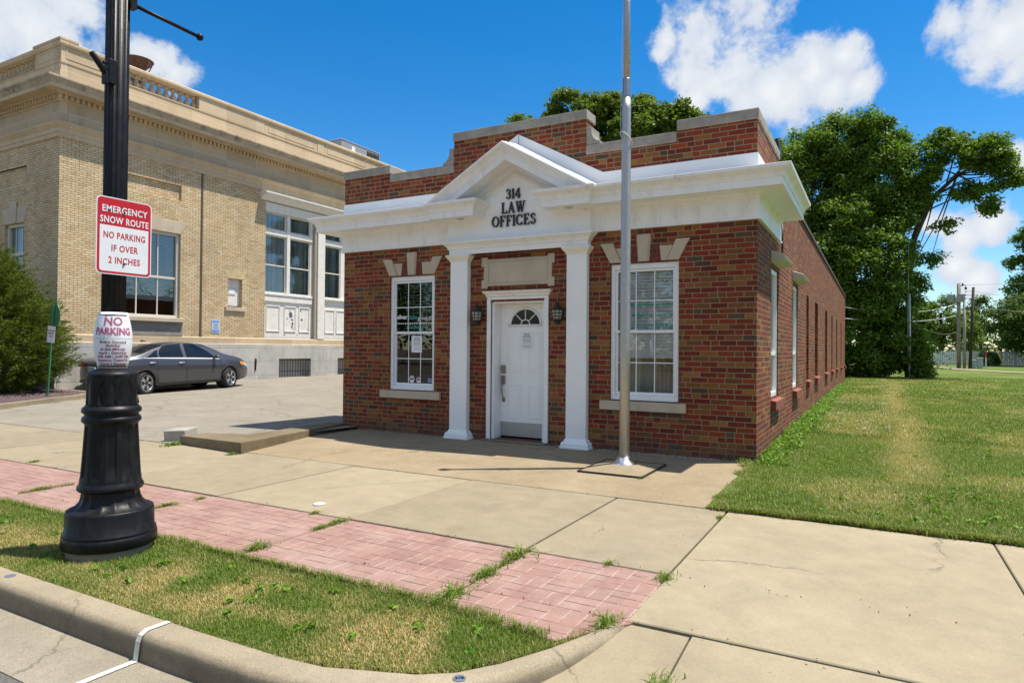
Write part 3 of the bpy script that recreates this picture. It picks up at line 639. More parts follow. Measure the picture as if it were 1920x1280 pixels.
# architrave over the pilasters
arch = [(0, 2.815), (.006, 2.815), (.006, 2.895), (.026, 2.900), (.028, 2.922), (.045, 2.945), (.066, 2.958), (.066, 2.966), (.095, 2.976), (.10, 3.006), (0, 3.024)]
b = MB(); mitre(b, [(-4.495, .0), (-4.495, PF-.002), (-2.20, PF-.002), (-2.20, .0)], arch); b.build('architrave', M_white, law, bevel=.002)
def pilaster(x0, x1):
    b = MB(); b.box(x0, x1, PF-.0, -.001, .08, 2.72); o = b.build('pilaster', M_clean, law, bevel=.006, seg=2)
    c = MB(); mitre(c, [(x0, 0), (x0, PF), (x1, PF), (x1, 0)], [(0, 2.715), (.012, 2.715), (.014, 2.738), (.024, 2.745), (.042, 2.765), (.050, 2.785), (.058, 2.787), (.058, 2.813), (0, 2.814)]); c.build('capital', M_cream, o, bevel=.002)
    c = MB(); mitre(c, [(x0, 0), (x0, PF), (x1, PF), (x1, 0)], [(0, .0), (.065, .0), (.065, .03), (.05, .036), (.055, .055), (.045, .085), (.02, .10), (.012, .125), (0, .135)]); c.build('plinth', M_clean, o, bevel=.002)
pilaster(-4.48, -4.17); pilaster(-2.52, -2.215)
# 314 LAW OFFICES in bold serif capitals built from strokes
def ribbon(b, pts, ws, d0):
    L = []; Rr = []
    for i, q in enumerate(pts):
        a = Vector(pts[max(i-1, 0)]); c = Vector(pts[min(i+1, len(pts)-1)]); tdir = (c-a).normalized(); nn = Vector((-tdir.y, tdir.x))
        p = Vector(q); L.append(p+nn*ws[i]/2); Rr.append(p-nn*ws[i]/2)
    n = len(pts); vs = [(q.x, q.y, d0) for q in L+Rr]+[(q.x, q.y, 0) for q in L+Rr]
    fs = []
    for i in range(n-1): fs += [(n+i, n+i+1, i+1, i), (i, i+1, 2*n+i+1, 2*n+i), (3*n+i, 3*n+i+1, n+i+1, n+i)]
    fs += [(0, 2*n, 3*n, n), (n-1, 2*n-1, 4*n-1, 3*n-1)]
    b.add(vs, fs)
def arc(cx, cy, rx, ry, a0, a1, thick, thin, n=22):
    pts = []; ws = []
    for i in range(n+1):
        a = R_(a0+(a1-a0)*i/n); pts.append((cx+rx*math.cos(a), cy+ry*math.sin(a))); ws.append(thin+(thick-thin)*abs(math.cos(a))**1.3)
    return pts, ws
TK, TN, SR = .19, .075, .05
def glyph(ch):
    """strokes on a unit-high capital: returns list of (points, widths) and the advance"""
    ln = lambda x0, y0, x1, y1, w, w2=None: ([(x0, y0), (x1, y1)], [w, w2 if w2 is not None else w])
    st = lambda x: [ln(x, 0, x, 1, TK)]
    serif = lambda x, y, w=.34: ln(x-w/2, y, x+w/2, y, SR)
    tick = lambda x, y, h: ln(x, y-h/2, x, y+h/2, SR*1.2)
    if ch == 'L': return st(.2)+[serif(.2, .975, .38), ln(.03, .03, .70, .03, TN), tick(.70, .13, .24)], .78
    if ch == 'A': return [ln(.47, 1., .16, 0, TN), ln(.44, 1., .78, 0, TK), ln(.26, .33, .66, .33, TN), serif(.14, .025, .28), serif(.79, .025, .36)], .98
    if ch == 'W': return [ln(.16, 1, .40, 0, TK), ln(.64, 1, .42, 0, TN), ln(.58, 1, .83, 0, TK), ln(1.10, 1, .86, 0, TN), serif(.15, .975, .34), serif(.60, .975, .36), serif(1.10, .975, .28)], 1.26
    if ch == 'F': return st(.2)+[serif(.2, .975, .38), serif(.2, .025, .38), ln(.2, .965, .68, .965, TN), tick(.68, .87, .24), ln(.2, .52, .5, .52, TN), tick(.5, .52, .24)], .76
    if ch == 'E': return st(.2)+[ln(.02, .965, .68, .965, TN), tick(.68, .87, .24), ln(.2, .52, .5, .52, TN), tick(.5, .52, .24), ln(.02, .035, .72, .035, TN), tick(.72, .13, .25)], .82
    if ch == 'I': return st(.2)+[serif(.2, .975, .38), serif(.2, .025, .38)], .42
    if ch == 'O': return [arc(.48, .5, .38, .46, 0, 360, TK, TN, 36)], .98
    if ch == 'C': return [arc(.46, .5, .37, .46, 42, 322, TK, TN, 30), tick(.75, .80, .30), tick(.76, .18, .22)], .88
    if ch == 'S':
        p1, w1 = arc(.34, .735, .21, .225, 35, 240, TK*.75, TN, 14); p2, w2 = arc(.34, .27, .24, .235, 60, -150, TK*.9, TN, 16)
        return [(p1+p2, [max(w, TN) for w in w1]+w2), tick(.54, .83, .26), tick(.11, .17, .28)], .70
    if ch == '3': return [arc(.30, .75, .23, .215, 150, -80, TK*.85, TN, 18), arc(.31, .285, .26, .25, 85, -150, TK, TN, 20), ln(.2, .53, .33, .53, TN), ([(.08, .82), (.12, .79)], [.14, .14]), ([(.07, .18), (.12, .2)], [.15, .15])], .68
    if ch == '1': return [ln(.28, 0, .28, 1., TK), ln(.07, .80, .28, .97, TN), serif(.28, .025, .40)], .50
    if ch == '4': return [ln(.50, 0, .50, 1., TK), ln(.46, .98, .05, .30, TN), ln(.03, .28, .74, .28, TN*1.1), serif(.50, .025, .36)], .78
    return [], .4
def serif_text(txt, h, sp=.06):
    b = MB(); x = 0; k = 0
    for ch in txt:
        gs, adv = glyph(ch)
        for pts, ws in gs:
            k += 1; ribbon(b, [((x+p)*h, (q-.5)*h) for p, q in pts], [w*h for w in ws], .020+.0006*(k % 7))
        x += adv+sp
    W_ = (x-sp)*h; b.v = [(a-W_/2, c, d) for a, c, d in b.v]; return b, W_
b = MB()
for txt, h, z, x in (('314', .145, 3.655, -3.372), ('LAW', .158, 3.455, -3.372), ('OFFICES', .158, 3.262, -3.366)):
    g, w_ = serif_text(txt, h, .03 if txt == '314' else .045); tw = {'314': .245, 'LAW': .40, 'OFFICES': .735}[txt]
    b = MB(); b.merge(g, M_FRONT(x, PF-.006, z) @ Matrix.Diagonal((tw/w_, 1, 1, 1))); b.build('sign_lettering', M_letter, law)

# window with stone sill and fanned stones
def law_window(h, kind):
    x0, x1, z0, z1 = h[:4]; f = MB(); fw_ = .055
    f.box(x0+.002, x0+fw_, .03, .11, z0+.01, z1-.002); f.box(x1-fw_, x1-.002, .03, .11, z0+.01, z1-.002); f.box(x0+fw_, x1-fw_, .031, .11, z1-.075, z1-.003); f.box(x0+fw_, x1-fw_, .031, .11, z0+.01, z0+.075)
    w = f.build('window', M_whitetrim, law, bevel=.004)
    zm = (z0+z1)/2+.01; xa, xb = x0+fw_+.001, x1-fw_-.001
    s = MB()
    for (za, zb, y) in ((zm-.02, z1-.076, .055), (z0+.076, zm+.02, .075)):
        s.box(xa, xa+.032, y, y+.03, za, zb); s.box(xb-.032, xb, y, y+.03, za, zb); s.box(xa+.032, xb-.032, y+.001, y+.03, zb-.036, zb); s.box(xa+.032, xb-.032, y+.001, y+.03, za, za+.045 if za < zm-.1 else za+.036)
        for k in (1, 2): xm = xa+.032+(xb-xa-.064)*k/3; s.box(xm-.007, xm+.007, y+.012, y+.02, za+.03, zb-.03)
        zc = (za+zb)/2; s.box(xa+.03, xb-.03, y+.0125, y+.0205, zc-.007, zc+.007)
    s.build('sash', M_whitetrim, w, bevel=.002)
    g = MB()
    for (za, zb, y) in ((zm, z1-.1, .078), (z0+.11, zm, .098)): g.add([(xa+.02, y, za), (xb-.02, y, za), (xb-.02, y, zb), (xa+.02, y, zb)], [(0, 1, 2, 3)])
    g.build('glass', M_glass, w)
    bl = MB(); rr = random.Random(4)
    if kind == 'L': zlow, za_, tilt, sp, mat = zm-.02, z1-.05, .30, .05, M_blind; xs_ = xa+.14
    else: zlow, za_, tilt, sp, mat = z0+.60, z1-.05, 1.05, .044, basic('closed_blind', (.88, .88, .86), .6); xs_ = xa+.02
    z = za_
    while z > zlow:
        c_, s_ = math.cos(tilt)*.025, math.sin(tilt)*.025; q = rr.uniform(-.002, .002)
        yb = .16 if kind == 'L' else .135; bl.add([(xs_, yb-c_, z-s_+q), (xb-.01, yb-c_, z-s_-q), (xb-.01, yb+c_, z+s_), (xs_, yb+c_, z+s_)], [(0, 1, 2, 3)]); z -= sp
    for k in (.3, .7): bl.box(xs_+(xb-xs_)*k-.002, xs_+(xb-xs_)*k+.002, .132, .134, zlow, za_)
    bl.box(xs_, xb-.01, .145, .175, zlow-.02, zlow+.002); bl.build('blind', mat, w)
    if kind == 'R':
        cu = MB(); n = 26; vs = []
        for i in range(n+1): u = i/n; x = xb-.30+.26*u; vs += [(x, .30+.03*math.sin(u*28), z0), (x, .30+.03*math.sin(u*28), z1)]
        cu.add(vs, [(2*i, 2*i+2, 2*i+3, 2*i+1) for i in range(n)], True); cu.build('curtain', basic('beige_curtain', (.42, .36, .28), .9), w)
        rb = MB(); rb.add([(x0-.3, .42, .0), (x1+.3, .42, .0), (x1+.3, .42, 2.6), (x0-.3, .42, 2.6)], [(0, 1, 2, 3)]); rb.build('room_backing', basic('room_backing', (.50, .46, .38), .9), w)  # pale sheet close behind the panes, its colour standing in for reflected pavement
    si = MB(); si.box(x0-.165 if kind == 'L' else x0-.135, x1+.135 if kind == 'L' else x1+.105, -.045, .05, .565, .688); si.build('sill', M_limestone, w, bevel=.006)
    ks = MB(); c = (x0+x1)/2; hw = (x1-x0)/2
    def stone(p): ks.prism([(c+q, r) for q, r in p], 'y', -.022, .01)
    stone([(-.075, 2.562), (.075, 2.562), (.10, 2.92), (-.10, 2.92)]); ks.prism([(c-.055, 2.563), (c+.055, 2.563), (c+.085, 2.925), (c-.085, 2.925)], 'y', -.034, -.0221)
    for sg in (-1, 1):
        stone([(sg*hw, 2.562), (sg*(hw-.16), 2.562), (sg*(hw-.035), 2.835), (sg*(hw+.145), 2.835)])
        ks.prism([(c+sg*(hw-.165), 2.563), (c+sg*(hw-.235), 2.563), (c+sg*(hw-.255), 2.76), (c+sg*(hw-.075), 2.76)], 'y', -.012, .009)
    ks.build('fan_stone', M_limestone, w, bevel=.004)
    M_sold = basic('soldier_brick', (.15, .04, .025), .85, var=.5, scale=16, bump=.4)
    for sg in (-1, 1):
        jb = MB()
        for k in range(3): xx = c+sg*(.115+.052*k); jb.prism([(xx-.022, 2.563), (xx+.022, 2.563), (xx+.026+sg*.006, 2.76), (xx-.02+sg*.006, 2.76)], 'y', -.006, .008)
        jb.build('soldier_brick', M_sold, w, bevel=.002)
    return w
wl = law_window(HL, 'L'); wr = law_window(HR, 'R')
for txt, h, x, z in (('D. Myam, Attorney at Law', .062, -1.385, 1.99), ('A. Mollet, Attorney at Law', .060, -1.36, 1.85), ('G. DeVore, Attorney at Law', .058, -1.345, 1.715)):
    lt = MB(); lt.merge(text_mb(txt, h, .0006, bold=.0016), M_FRONT(x, .074, z)); lt.build('lettering', M_teal, wr)
lt = MB(); lt.merge(text_mb('silver', .10, .0006, bold=.0025), M_FRONT(-5.545, .074, 1.885)); lt.merge(text_mb('group,ltd.', .088, .0006, bold=.0005), M_FRONT(-5.055, .0735, 1.865))
for k in range(16): lt.box(-5.67+k*.046, -5.67+k*.046+.03, .073, .074, 1.772, 1.79)
lt.build('lettering', M_wlet, wl)
lt = MB(); lt.merge(text_mb('lake', .10, .0006, bold=.0025), M_FRONT(-5.315, .074, 1.88))
for k in range(9): lt.box(-5.44+k*.038, -5.44+k*.038+.024, .073, .074, 1.69, 1.735)
lt.build('lettering', M_teal, wl)
def decal(x, z, r, y=.096):
    b = MB(); n = 20; b.add([(x+r*math.cos(2*PI*i/n), y, z+r*1.15*math.sin(2*PI*i/n)) for i in range(n)], [tuple(range(n))]); o = b.build('sticker', M_paper, wl)
    c = MB(); c.box(x-r*.7, x+r*.7, y-.002, y-.001, z-.012, z+.018); c.box(x-r*.5, x+r*.5, y-.002, y-.001, z+.028, z+.036); c.build('sticker_print', M_maroon, wl)
decal(-5.35, .875, .05); decal(-5.22, .865, .04)
b = MB(); b.box(-5.03, -4.925, .094, .096, .83, .90); b.build('sticker', basic('blue_sticker', (.18, .24, .34), .6), wl)
def notice(name, x, z, y, label):
    b = MB(); b.box(x-.105, x+.105, y-.002, y, z-.135, z+.135); o = b.build(name, M_paper); tag(o, label, 'paper notice')
    c = MB(); c.merge(text_mb('NOTE', .036, .0004, bold=.001), M_FRONT(x, y-.003, z+.098)); c.merge(text_mb('NOTICE', .036, .0004, bold=.001), M_FRONT(x, y-.003, z+.062))
    rr = random.Random(int(x*-100))
    for k, zz in enumerate((.03, .016, .002, -.012, -.04, -.075, -.09)):
        xx = -.075+rr.uniform(0, .02)
        while xx < .07: w = rr.uniform(.008, .022); c.box(x+xx, x+xx+w, y-.0034, y-.0024, z+zz-.002, z+zz+.003); xx += w+.005
    c.build('print', M_ink, o)
notice('paper_notice', -5.255, 1.445, .093, 'white paper notice taped inside the left front window')
notice('paper_notice', -3.30, 1.50, .208, 'white paper notice taped to the white front door')

# stone panel over the door
b = MB(); b.prism([(-3.97, 2.76), (-3.865, 2.76), (-3.865, 2.725), (-2.855, 2.725), (-2.855, 2.76), (-2.75, 2.76), (-2.75, 2.62), (-2.79, 2.62), (-2.79, 2.42), (-2.75, 2.42), (-2.75, 2.29), (-2.855, 2.29), (-2.855, 2.325), (-3.865, 2.325), (-3.865, 2.29), (-3.97, 2.29), (-3.97, 2.42), (-3.93, 2.42), (-3.93, 2.62), (-3.97, 2.62)], 'y', -.012, .01)
o = b.build('stone_panel', M_limestone, law, bevel=.003)
b = MB()
for q in ((-3.86, -2.86, 2.675, 2.69), (-3.86, -2.86, 2.36, 2.375), (-3.86, -3.845, 2.3751, 2.6749), (-2.875, -2.86, 2.3751, 2.6749)): b.box(q[0], q[1], -.020, -.0122, q[2], q[3])
b.build('panel_border', M_limestone, o, bevel=.003)
# door, casing, hood
b = MB(); b.box(-3.865, -3.80, -.025, .02, .03, 2.115); b.box(-2.90, -2.835, -.025, .02, .03, 2.115); b.box(-3.865, -2.835, -.024, .02, 2.1155, 2.16)
b.box(-3.80, -3.755, .02, .262, .03, 2.09); b.box(-2.945, -2.90, .02, .262, .03, 2.09); b.box(-3.755, -2.945, .021, .262, 2.06, 2.09)
dc = b.build('door_casing', M_white, law, bevel=.005)
b = MB(); mitre(b, [(-3.865, .0), (-3.865, -.024), (-2.835, -.024), (-2.835, .0)], [(0, 2.1602), (.012, 2.1602), (.016, 2.19), (.035, 2.205), (.05, 2.222), (.055, 2.24), (0, 2.245)]); b.build('door_hood', M_cream, dc, bevel=.002)
b = MB(); b.box(-3.93, -2.86, -.085, .25, .004, .028); b.build('threshold', M_grime, law, bevel=.006)
DX0, DX1, DY = -3.753, -2.947, .215
b = MB(); b.box(DX0, DX1, DY, DY+.045, .06, 2.058); dr = b.build('door', M_clean, law, bevel=.003)
b = MB()
def panel(x0, x1, z0, z1):
    for q, (a, c) in enumerate(((.0, .009), (.022, .006))):
        pass
    w = .014
    b.box(x0, x1, DY-.007, DY-.0005, z1-w, z1); b.box(x0, x1, DY-.007, DY-.0005, z0, z0+w); b.box(x0, x0+w, DY-.0069, DY-.0005, z0+w, z1-w); b.box(x1-w, x1, DY-.0069, DY-.0005, z0+w, z1-w)
    b.box(x0+.04, x1-.04, DY-.0045, DY-.0004, z0+.04, z1-.04)
for x0, x1 in ((-3.62, -3.39), (-3.27, -3.04)): panel(x0, x1, .35, .84); panel(x0, x1, 1.03, 1.62)
b.build('door_panel', M_clean, dr, bevel=.004, seg=2)
fx, fz, fr = -3.325, 1.735, .245
b = MB(); n = 24; b.add([(fx+(fr)*math.cos(PI*i/n), DY-.008, fz+.012+fr*.95*math.sin(PI*i/n)) for i in range(n+1)], [tuple(range(n+1))[::-1]]); 
fl = b.build('fanlight', basic('fanlight_glass', (.035, .03, .028), .08, var=.2), dr)
b = MB()
pts = [(fx+(fr+.012)*math.cos(PI*i/n), DY-.006, fz+.012+(fr+.012)*.95*math.sin(PI*i/n)) for i in range(n+1)]; b.tube(pts, .02, 6)
b.tube([(fx-fr-.045, DY-.006, fz), (fx+fr+.045, DY-.006, fz)], .018, 6)
b.tube([(fx+.075*math.cos(PI*i/10), DY-.008, fz+.01+.075*math.sin(PI*i/10)) for i in range(11)], .009, 6)
for a in (45, 90, 135): b.tube([(fx+.075*math.cos(R_(a)), DY-.009, fz+.01+.075*math.sin(R_(a))), (fx+fr*math.cos(R_(a)), DY-.009, fz+.01+fr*.95*math.sin(R_(a)))], .0085, 6)
b.build('fanlight_frame', M_whitetrim, dr)
b = MB(); b.box(-3.735, -3.66, DY-.022, DY+.001, 1.005, 1.13); b.box(-3.735, -3.665, DY-.02, DY+.001, .845, .975); b.tube([(-3.705, DY-.012, .87), (-3.70, DY-.055, .82), (-3.695, DY-.062, .72), (-3.69, DY-.03, .64), (-3.69, DY-.012, .60)], [.012, .014, .013, .011, .014], 8); b.box(-3.715, -3.665, DY-.018, DY+.001, .575, .64)
b.box(-3.712, -3.69, DY-.045, DY-.022, .885, .93); b.build('door_handle', M_nickel, dr, bevel=.008, seg=2)
b = MB(); b.box(-3.745, -2.955, DY-.004, DY-.0005, .065, .275); b.build('kick_plate', M_steel, dr)
# lanterns beside the door
def lantern(x):
    b = MB(); yc = -.085
    b.lathe([(.062, 1.80), (.082, 1.935), (.088, 1.94), (.08, 1.955), (.05, 1.985), (.03, 2.0), (.022, 2.02), (.03, 2.028), (.012, 2.045)], (x, yc, 0), 8, smooth=False)
    b.lathe([(.03, 1.735), (.05, 1.75), (.045, 1.77), (.062, 1.785), (.062, 1.8)], (x, yc, 0), 8, smooth=False)
    b.box(x-.035, x+.035, -.012, -.0005, 1.80, 1.98); b.box(x-.012, x+.012, yc, -.01, 1.965, 1.985)
    b.tube([(x+.03*math.cos(2*PI*i/12), yc, 2.06+.02*math.sin(2*PI*i/12)) for i in range(13)], .005, 5)
    # cage bars proud of the glass
    for k in range(8):
        a = 2*PI*k/8; b.tube([(x+.066*math.cos(a), yc+.066*math.sin(a), 1.80), (x+.086*math.cos(a), yc+.086*math.sin(a), 1.937)], .0055, 4)
    for z, r in ((1.802, .068), (1.845, .0745), (1.89, .081), (1.935, .0875)): b.tube([(x+r*math.cos(2*PI*i/16), yc+r*math.sin(2*PI*i/16), z) for i in range(17)], .005, 4)
    o = b.build('wall_lantern', M_blackiron, law)
    g = MB(); g.lathe([(.0635, 1.805), (.083, 1.933)], (x, yc, 0), 16, caps=False); g.build('lantern_glass', basic('seeded_glass', (.30, .31, .26), .12, var=.35, scale=30, bump=.5, bscale=40), o)
lantern(-4.0); lantern(-2.665)
# windows, hood lights, sills on the side wall
def side_window(h):
    y0, y1, z0, z1 = h[:4]; f = MB()
    f.box(-.095, -.02, y0+.002, y0+.05, z0+.002, z1-.002); f.box(-.095, -.02, y1-.05, y1-.002, z0+.002, z1-.002); f.box(-.095, -.021, y0+.05, y1-.05, z1-.07, z1-.003); f.box(-.095, -.021, y0+.05, y1-.05, z0+.003, z0+.07)
    zm = 1.34; f.box(-.085, -.03, y0+.05, y1-.05, zm-.025, zm+.025)
    for za in (y0+.051, y1-.085): f.box(-.085, -.045, za, za+.034, z0+.07, z1-.07)
    w = f.build('side_window', M_whitetrim, law, bevel=.004)
    g = MB(); g.add([(-.07, y0+.05, z0+.07), (-.07, y1-.05, z0+.07), (-.07, y1-.05, z1-.07), (-.07, y0+.05, z1-.07)], [(0, 1, 2, 3)]); g.build('glass', M_glass2, w)
    bl = MB(); z = z1-.1
    while z > z0+.1: bl.add([(-.145, y0+.03, z-.02), (-.145, y1-.03, z-.02), (-.16, y1-.03, z+.02), (-.16, y0+.03, z+.02)], [(0, 1, 2, 3)]); z -= .043
    bl.build('blind', M_blind, w)
    hd = MB(); ym = (y0+y1)/2; hd.prism([(.0, 2.62), (.0, 2.79), (.165, 2.735), (.195, 2.70), (.17, 2.665)], 'y', y0-.04, y1+.16)
    hd.build('hood_light', basic('hood_housing', (.52, .51, .44), .5), w, bevel=.004)
side_window(W1); side_window(W2)
for a, c in [(1.28, 2.03), (4.03, 4.80)]+SLOTS:
    b = MB(); zt = .715 if a < 5 else .78; b.prism([(-.1, zt-.13), (.075, zt-.16), (.075, zt-.035), (-.1, zt)], 'y', a-.03, min(c+.12, 26.2)); b.build('brick_sill', M_sillbrick, law, bevel=.004)
b = MB(); b.tube([(.035, 2.2, 3.3), (.035, 2.2, 2.83)], .016, 8); b.tube([(.0, 2.2, 3.05), (.035, 2.2, 3.05)], .025, 8); b.tube([(.035, 2.2, 2.83), (.0, 2.2, 2.80)], .016, 8); b.build('conduit', M_blackiron, law)
fl = thing('floodlight', 'small black floodlight on the roof edge of the brick office', 'floodlight', (-.12, 2.12, 4.0))
b = MB(); b.box(-.02, .02, -.02, .02, 0, .32); b.build('bracket', M_blackiron, fl)
b = MB(); b.prism([(-.10, .28), (.13, .38), (.10, .62), (-.06, .56)], 'y', -.02, .26); b.build('housing', M_blackiron, fl, bevel=.01)

# ------------------------------------------------------------------ the buff brick public building on the left
hall = thing('stone_trimmed_building', 'large buff brick building with stone cornice and roof balustrade across the parking lot', 'building', (-19, 1.59, 0))
HX, HY = -19., 1.59
hall.location = (0, 0, 0)
YE, XE = 34., -42.
TW = (3.25, 5.35, 2.17, 5.10, .22)
SW = (7.21, 7.81, 2.80, 3.82, .20, 1)
b = MB(); wall(b, 'x', HX, HY, 8.84, 1.70, 7.35, [TW, SW, (3.15, 5.36, 6.20, 6.72, .075, 1)], inward=-1)
wall(b, 'x', HX, 15.6, YE, 1.70, 7.35, inward=-1)
FW = (-22.0, -20.86, 3.3, 5.02, .22); FW2 = (-26.2, -25.06, 3.3, 5.02, .22)
wall(b, 'y', HY, XE, HX, 1.70, 7.35, [FW, FW2, (-22.7, -20.78, 6.12, 6.70, .075, 1)])
b.build('brick_wall', M_beige, hall)
b = MB(); b.add([(XE, YE, 0), (HX, YE, 0), (HX, YE, 9.5), (XE, YE, 9.5)], [(3, 2, 1, 0)]); b.add([(XE, HY, 0), (XE, YE, 0), (XE, YE, 9.5), (XE, HY, 9.5)], [(3, 2, 1, 0)]); b.add([(XE, HY, 9.0), (HX-.3, HY+.3, 9.0), (HX-.3, YE, 9.0), (XE, YE, 9.0)], [(0, 1, 2, 3)]); b.build('roof', M_galv, hall)
# pilaster edges and the dark downspout groove
b = MB(); b.box(HX-.02, HX+.02, 6.09, 6.16, 1.47, 7.3); b.build('downspout', basic('bronze_downspout', (.10, .075, .05), .5), hall)
PTH = [(HX, YE), (HX, HY), (XE, HY)]
def ring(name, prof, mat, bevel=0.):
    b = MB(); mitre(b, [(XE, HY), (HX, HY), (HX, YE)], prof); return b.build(name, mat, hall, bevel=bevel)
M_stone = None
def ashlar(name, c1, c2, bl, bh, z0, joint=(.62, .55, .43), rough=.85):
    m, t, b = new_mat(name); co = t.coord(); x, y, z = t.sep(co)
    nx = t.m('ABSOLUTE', t.sep(t.coord('Normal'))[0]); sel = t.m('GREATER_THAN', nx, .5)
    u = t.m('ADD', t.m('MULTIPLY', sel, y), t.m('MULTIPLY', t.m('SUBTRACT', 1., sel), x))
    zz = t.m('DIVIDE', t.m('ADD', z, 40.-z0), bh); row = t.m('FLOOR', zz); fz = t.m('FRACT', zz)
    uu = t.m('ADD', t.m('DIVIDE', t.m('ADD', u, 80.), bl), t.m('MULTIPLY', t.white(t.comb(row, 2., 5.)), .7)); fu = t.m('FRACT', uu)
    dd = t.m('MINIMUM', t.m('MULTIPLY', t.m('MINIMUM', fu, t.m('SUBTRACT', 1., fu)), bl), t.m('MULTIPLY', t.m('MINIMUM', fz, t.m('SUBTRACT', 1., fz)), bh))
    jk = t.mr(dd, .006, .012, 1., 0.)
    n = t.noise(co, 2.2, 8, .65); st = t.noise(t.vm('MULTIPLY', co, (1., 1., .25)), 2.6, 7, .65)
    c = t.mix(t.mr(n, .3, .7), c1, c2); c = t.mix(1., c, t.ramp(t.white(t.comb(t.m('FLOOR', uu), row, 7.)), [(0, (.88,)*3), (1, (1.07,)*3)]), 'MULTIPLY')
    c = t.mix(t.m('MULTIPLY', t.mr(st, .52, .72), .38), c, tuple(q*.5 for q in c1)); c = t.mix(t.m('MULTIPLY', jk, .7), c, joint)
    t.set(b.inputs['Base Color'], c); b.inputs['Roughness'].default_value = rough
    t.set(b.inputs['Normal'], t.bump(t.m('SUBTRACT', t.m('MULTIPLY', t.noise(co, 70, 4, .7), .3), jk), .3, .01)); return m
M_stone = ashlar('ashlar_limestone', (0.525, 0.400, 0.254), (0.585, 0.464, 0.310), 1.32, 3., 0)
M_stain = basic('stained_stone', (.42, .34, .245), .9, var=.2, scale=2, bump=.2, dirt=(.045, .04, .035), dirt_amt=.95)
M_base = ashlar('granite_ashlar', (0.414, 0.405, 0.374), (0.528, 0.515, 0.484), 1.15, .505, .42, (0.264, 0.246, 0.211), .8)
# base courses with barred basement windows
BW = [(9.48, 11.13, .20, .93, .3, 1), (12.66, 14.3, .20, .93, .3, 1)]
b = MB(); wall(b, 'x', HX+.085, HY-.085, YE, 0, 1.46, BW, inward=-1); wall(b, 'y', HY-.085, XE, HX+.085, 0, 1.46)
b.add([(HX, HY, 1.46), (HX+.085, HY-.085, 1.46), (HX+.085, YE, 1.46), (HX, YE, 1.46)], [(0, 1, 2, 3)]); b.add([(XE, HY, 1.46), (XE, HY-.085, 1.46), (HX+.085, HY-.085, 1.46), (HX, HY, 1.46)], [(0, 1, 2, 3)])
b.build('base_course', M_base, hall)
ring('water_table', [(0, 1.461), (.055, 1.461), (.055, 1.47), (.04, 1.485), (.04, 1.685), (.018, 1.70), (.0, 1.71)], M_stone)
for a, c in ((9.48, 11.13), (12.66, 14.3)):
    b = MB(); k = a+.05
    while k < c: b.tube([(HX+.05, k, .2), (HX+.05, k, .93)], .012, 5); k += .135
    for z in (.42, .86): b.box(HX+.045, HX+.062, a, c, z, z+.03)
    b.build('window_grille', M_blackiron, hall)
# entablature
ring('architrave', [(0, 7.30), (.04, 7.30), (.04, 7.42), (.06, 7.425), (.06, 7.55), (.075, 7.56), (.10, 7.60), (.15, 7.66), (.16, 7.70), (.03, 7.73)], M_stone)
ring('frieze', [(.0, 7.72), (.025, 7.725), (.025, 8.30), (.0, 8.302)], ashlar('frieze_stone', (0.473, 0.370, 0.249), (0.525, 0.417, 0.292), 1.32, 3., 0))
ring('bed_moulding', [(.0, 8.30), (.05, 8.305), (.07, 8.33), (.09, 8.335), (.09, 8.47), (.165, 8.478), (.19, 8.505), (.20, 8.519), (.0, 8.521)], M_stone)
b = MB(); y = HY-.12
while y < 15.6: b.box(HX+.091, HX+.16, y, y+.085, 8.345, 8.468); y += .155
x = HX-.02
while x > -25: b.box(x-.085, x, HY-.16, HY-.091, 8.345, 8.468); x -= .155
tag(b.build('dentils', M_stone, hall), kind='stuff')
ring('cornice_corona', [(.0, 8.522), (.47, 8.522), (.47, 8.50), (.50, 8.50), (.50, 8.60), (.512, 8.606)], M_stone)
ring('cornice_crown', [(.0, 8.598), (.513, 8.605), (.52, 8.63), (.535, 8.68), (.565, 8.725), (.60, 8.75), (.60, 8.80), (.58, 8.812), (.0, 8.86)], M_stain)
# attic: plinth, balustrades, panelled blocks, coping
def attic(name, parts, mat, bevel=.006):
    b = MB()
    for q in parts: b.box(*q)
    return b.build(name, mat, hall, bevel=bevel)
Y0a = HY
b = MB(); mitre(b, [(XE, HY), (HX, HY), (HX, YE)], [(-.42, 8.78), (.0, 8.78), (.03, 8.785), (.03, 9.20), (.0, 9.215), (.0, 9.42), (.02, 9.425), (.02, 9.45), (.0, 9.46), (-.42, 9.461)]); b.build('attic_plinth', M_stone, hall)
PED = [(HY, 3.02), (5.98, 6.16), (6.17, YE)]
bl_ = MB()
bl_.box(HX-.40, HX, HY, 3.02, 9.462, 9.90); bl_.box(HX-.41, HX+.01, 5.96, 8.72, 9.462, 9.90); bl_.box(HX-.40, HX, 8.73, 11.42, 9.462, 9.90); bl_.box(HX-.41, HX+.01, 11.43, 11.8, 9.462, 9.90); bl_.box(HX-.40, HX, 11.81, YE, 9.462, 9.90)
bl_.box(-20.38, HX-.405, HY, HY+.40, 9.462, 9.90); bl_.box(-30, -24.5, HY, HY+.4, 9.462, 9.90)
at = bl_.build('attic_wall', M_stone, hall, bevel=.006)
def frame_x(y0, y1, z0, z1, w=.03, p=.012):
    pn = MB()
    pn.box(HX, HX+p, y0, y1, z1-w, z1); pn.box(HX, HX+p, y0, y1, z0, z0+w); pn.box(HX, HX+p-.001, y0, y0+w, z0+w, z1-w); pn.box(HX, HX+p-.001, y1-w, y1, z0+w, z1-w)
    pn.build('attic_panel', M_stone, at, bevel=.004)
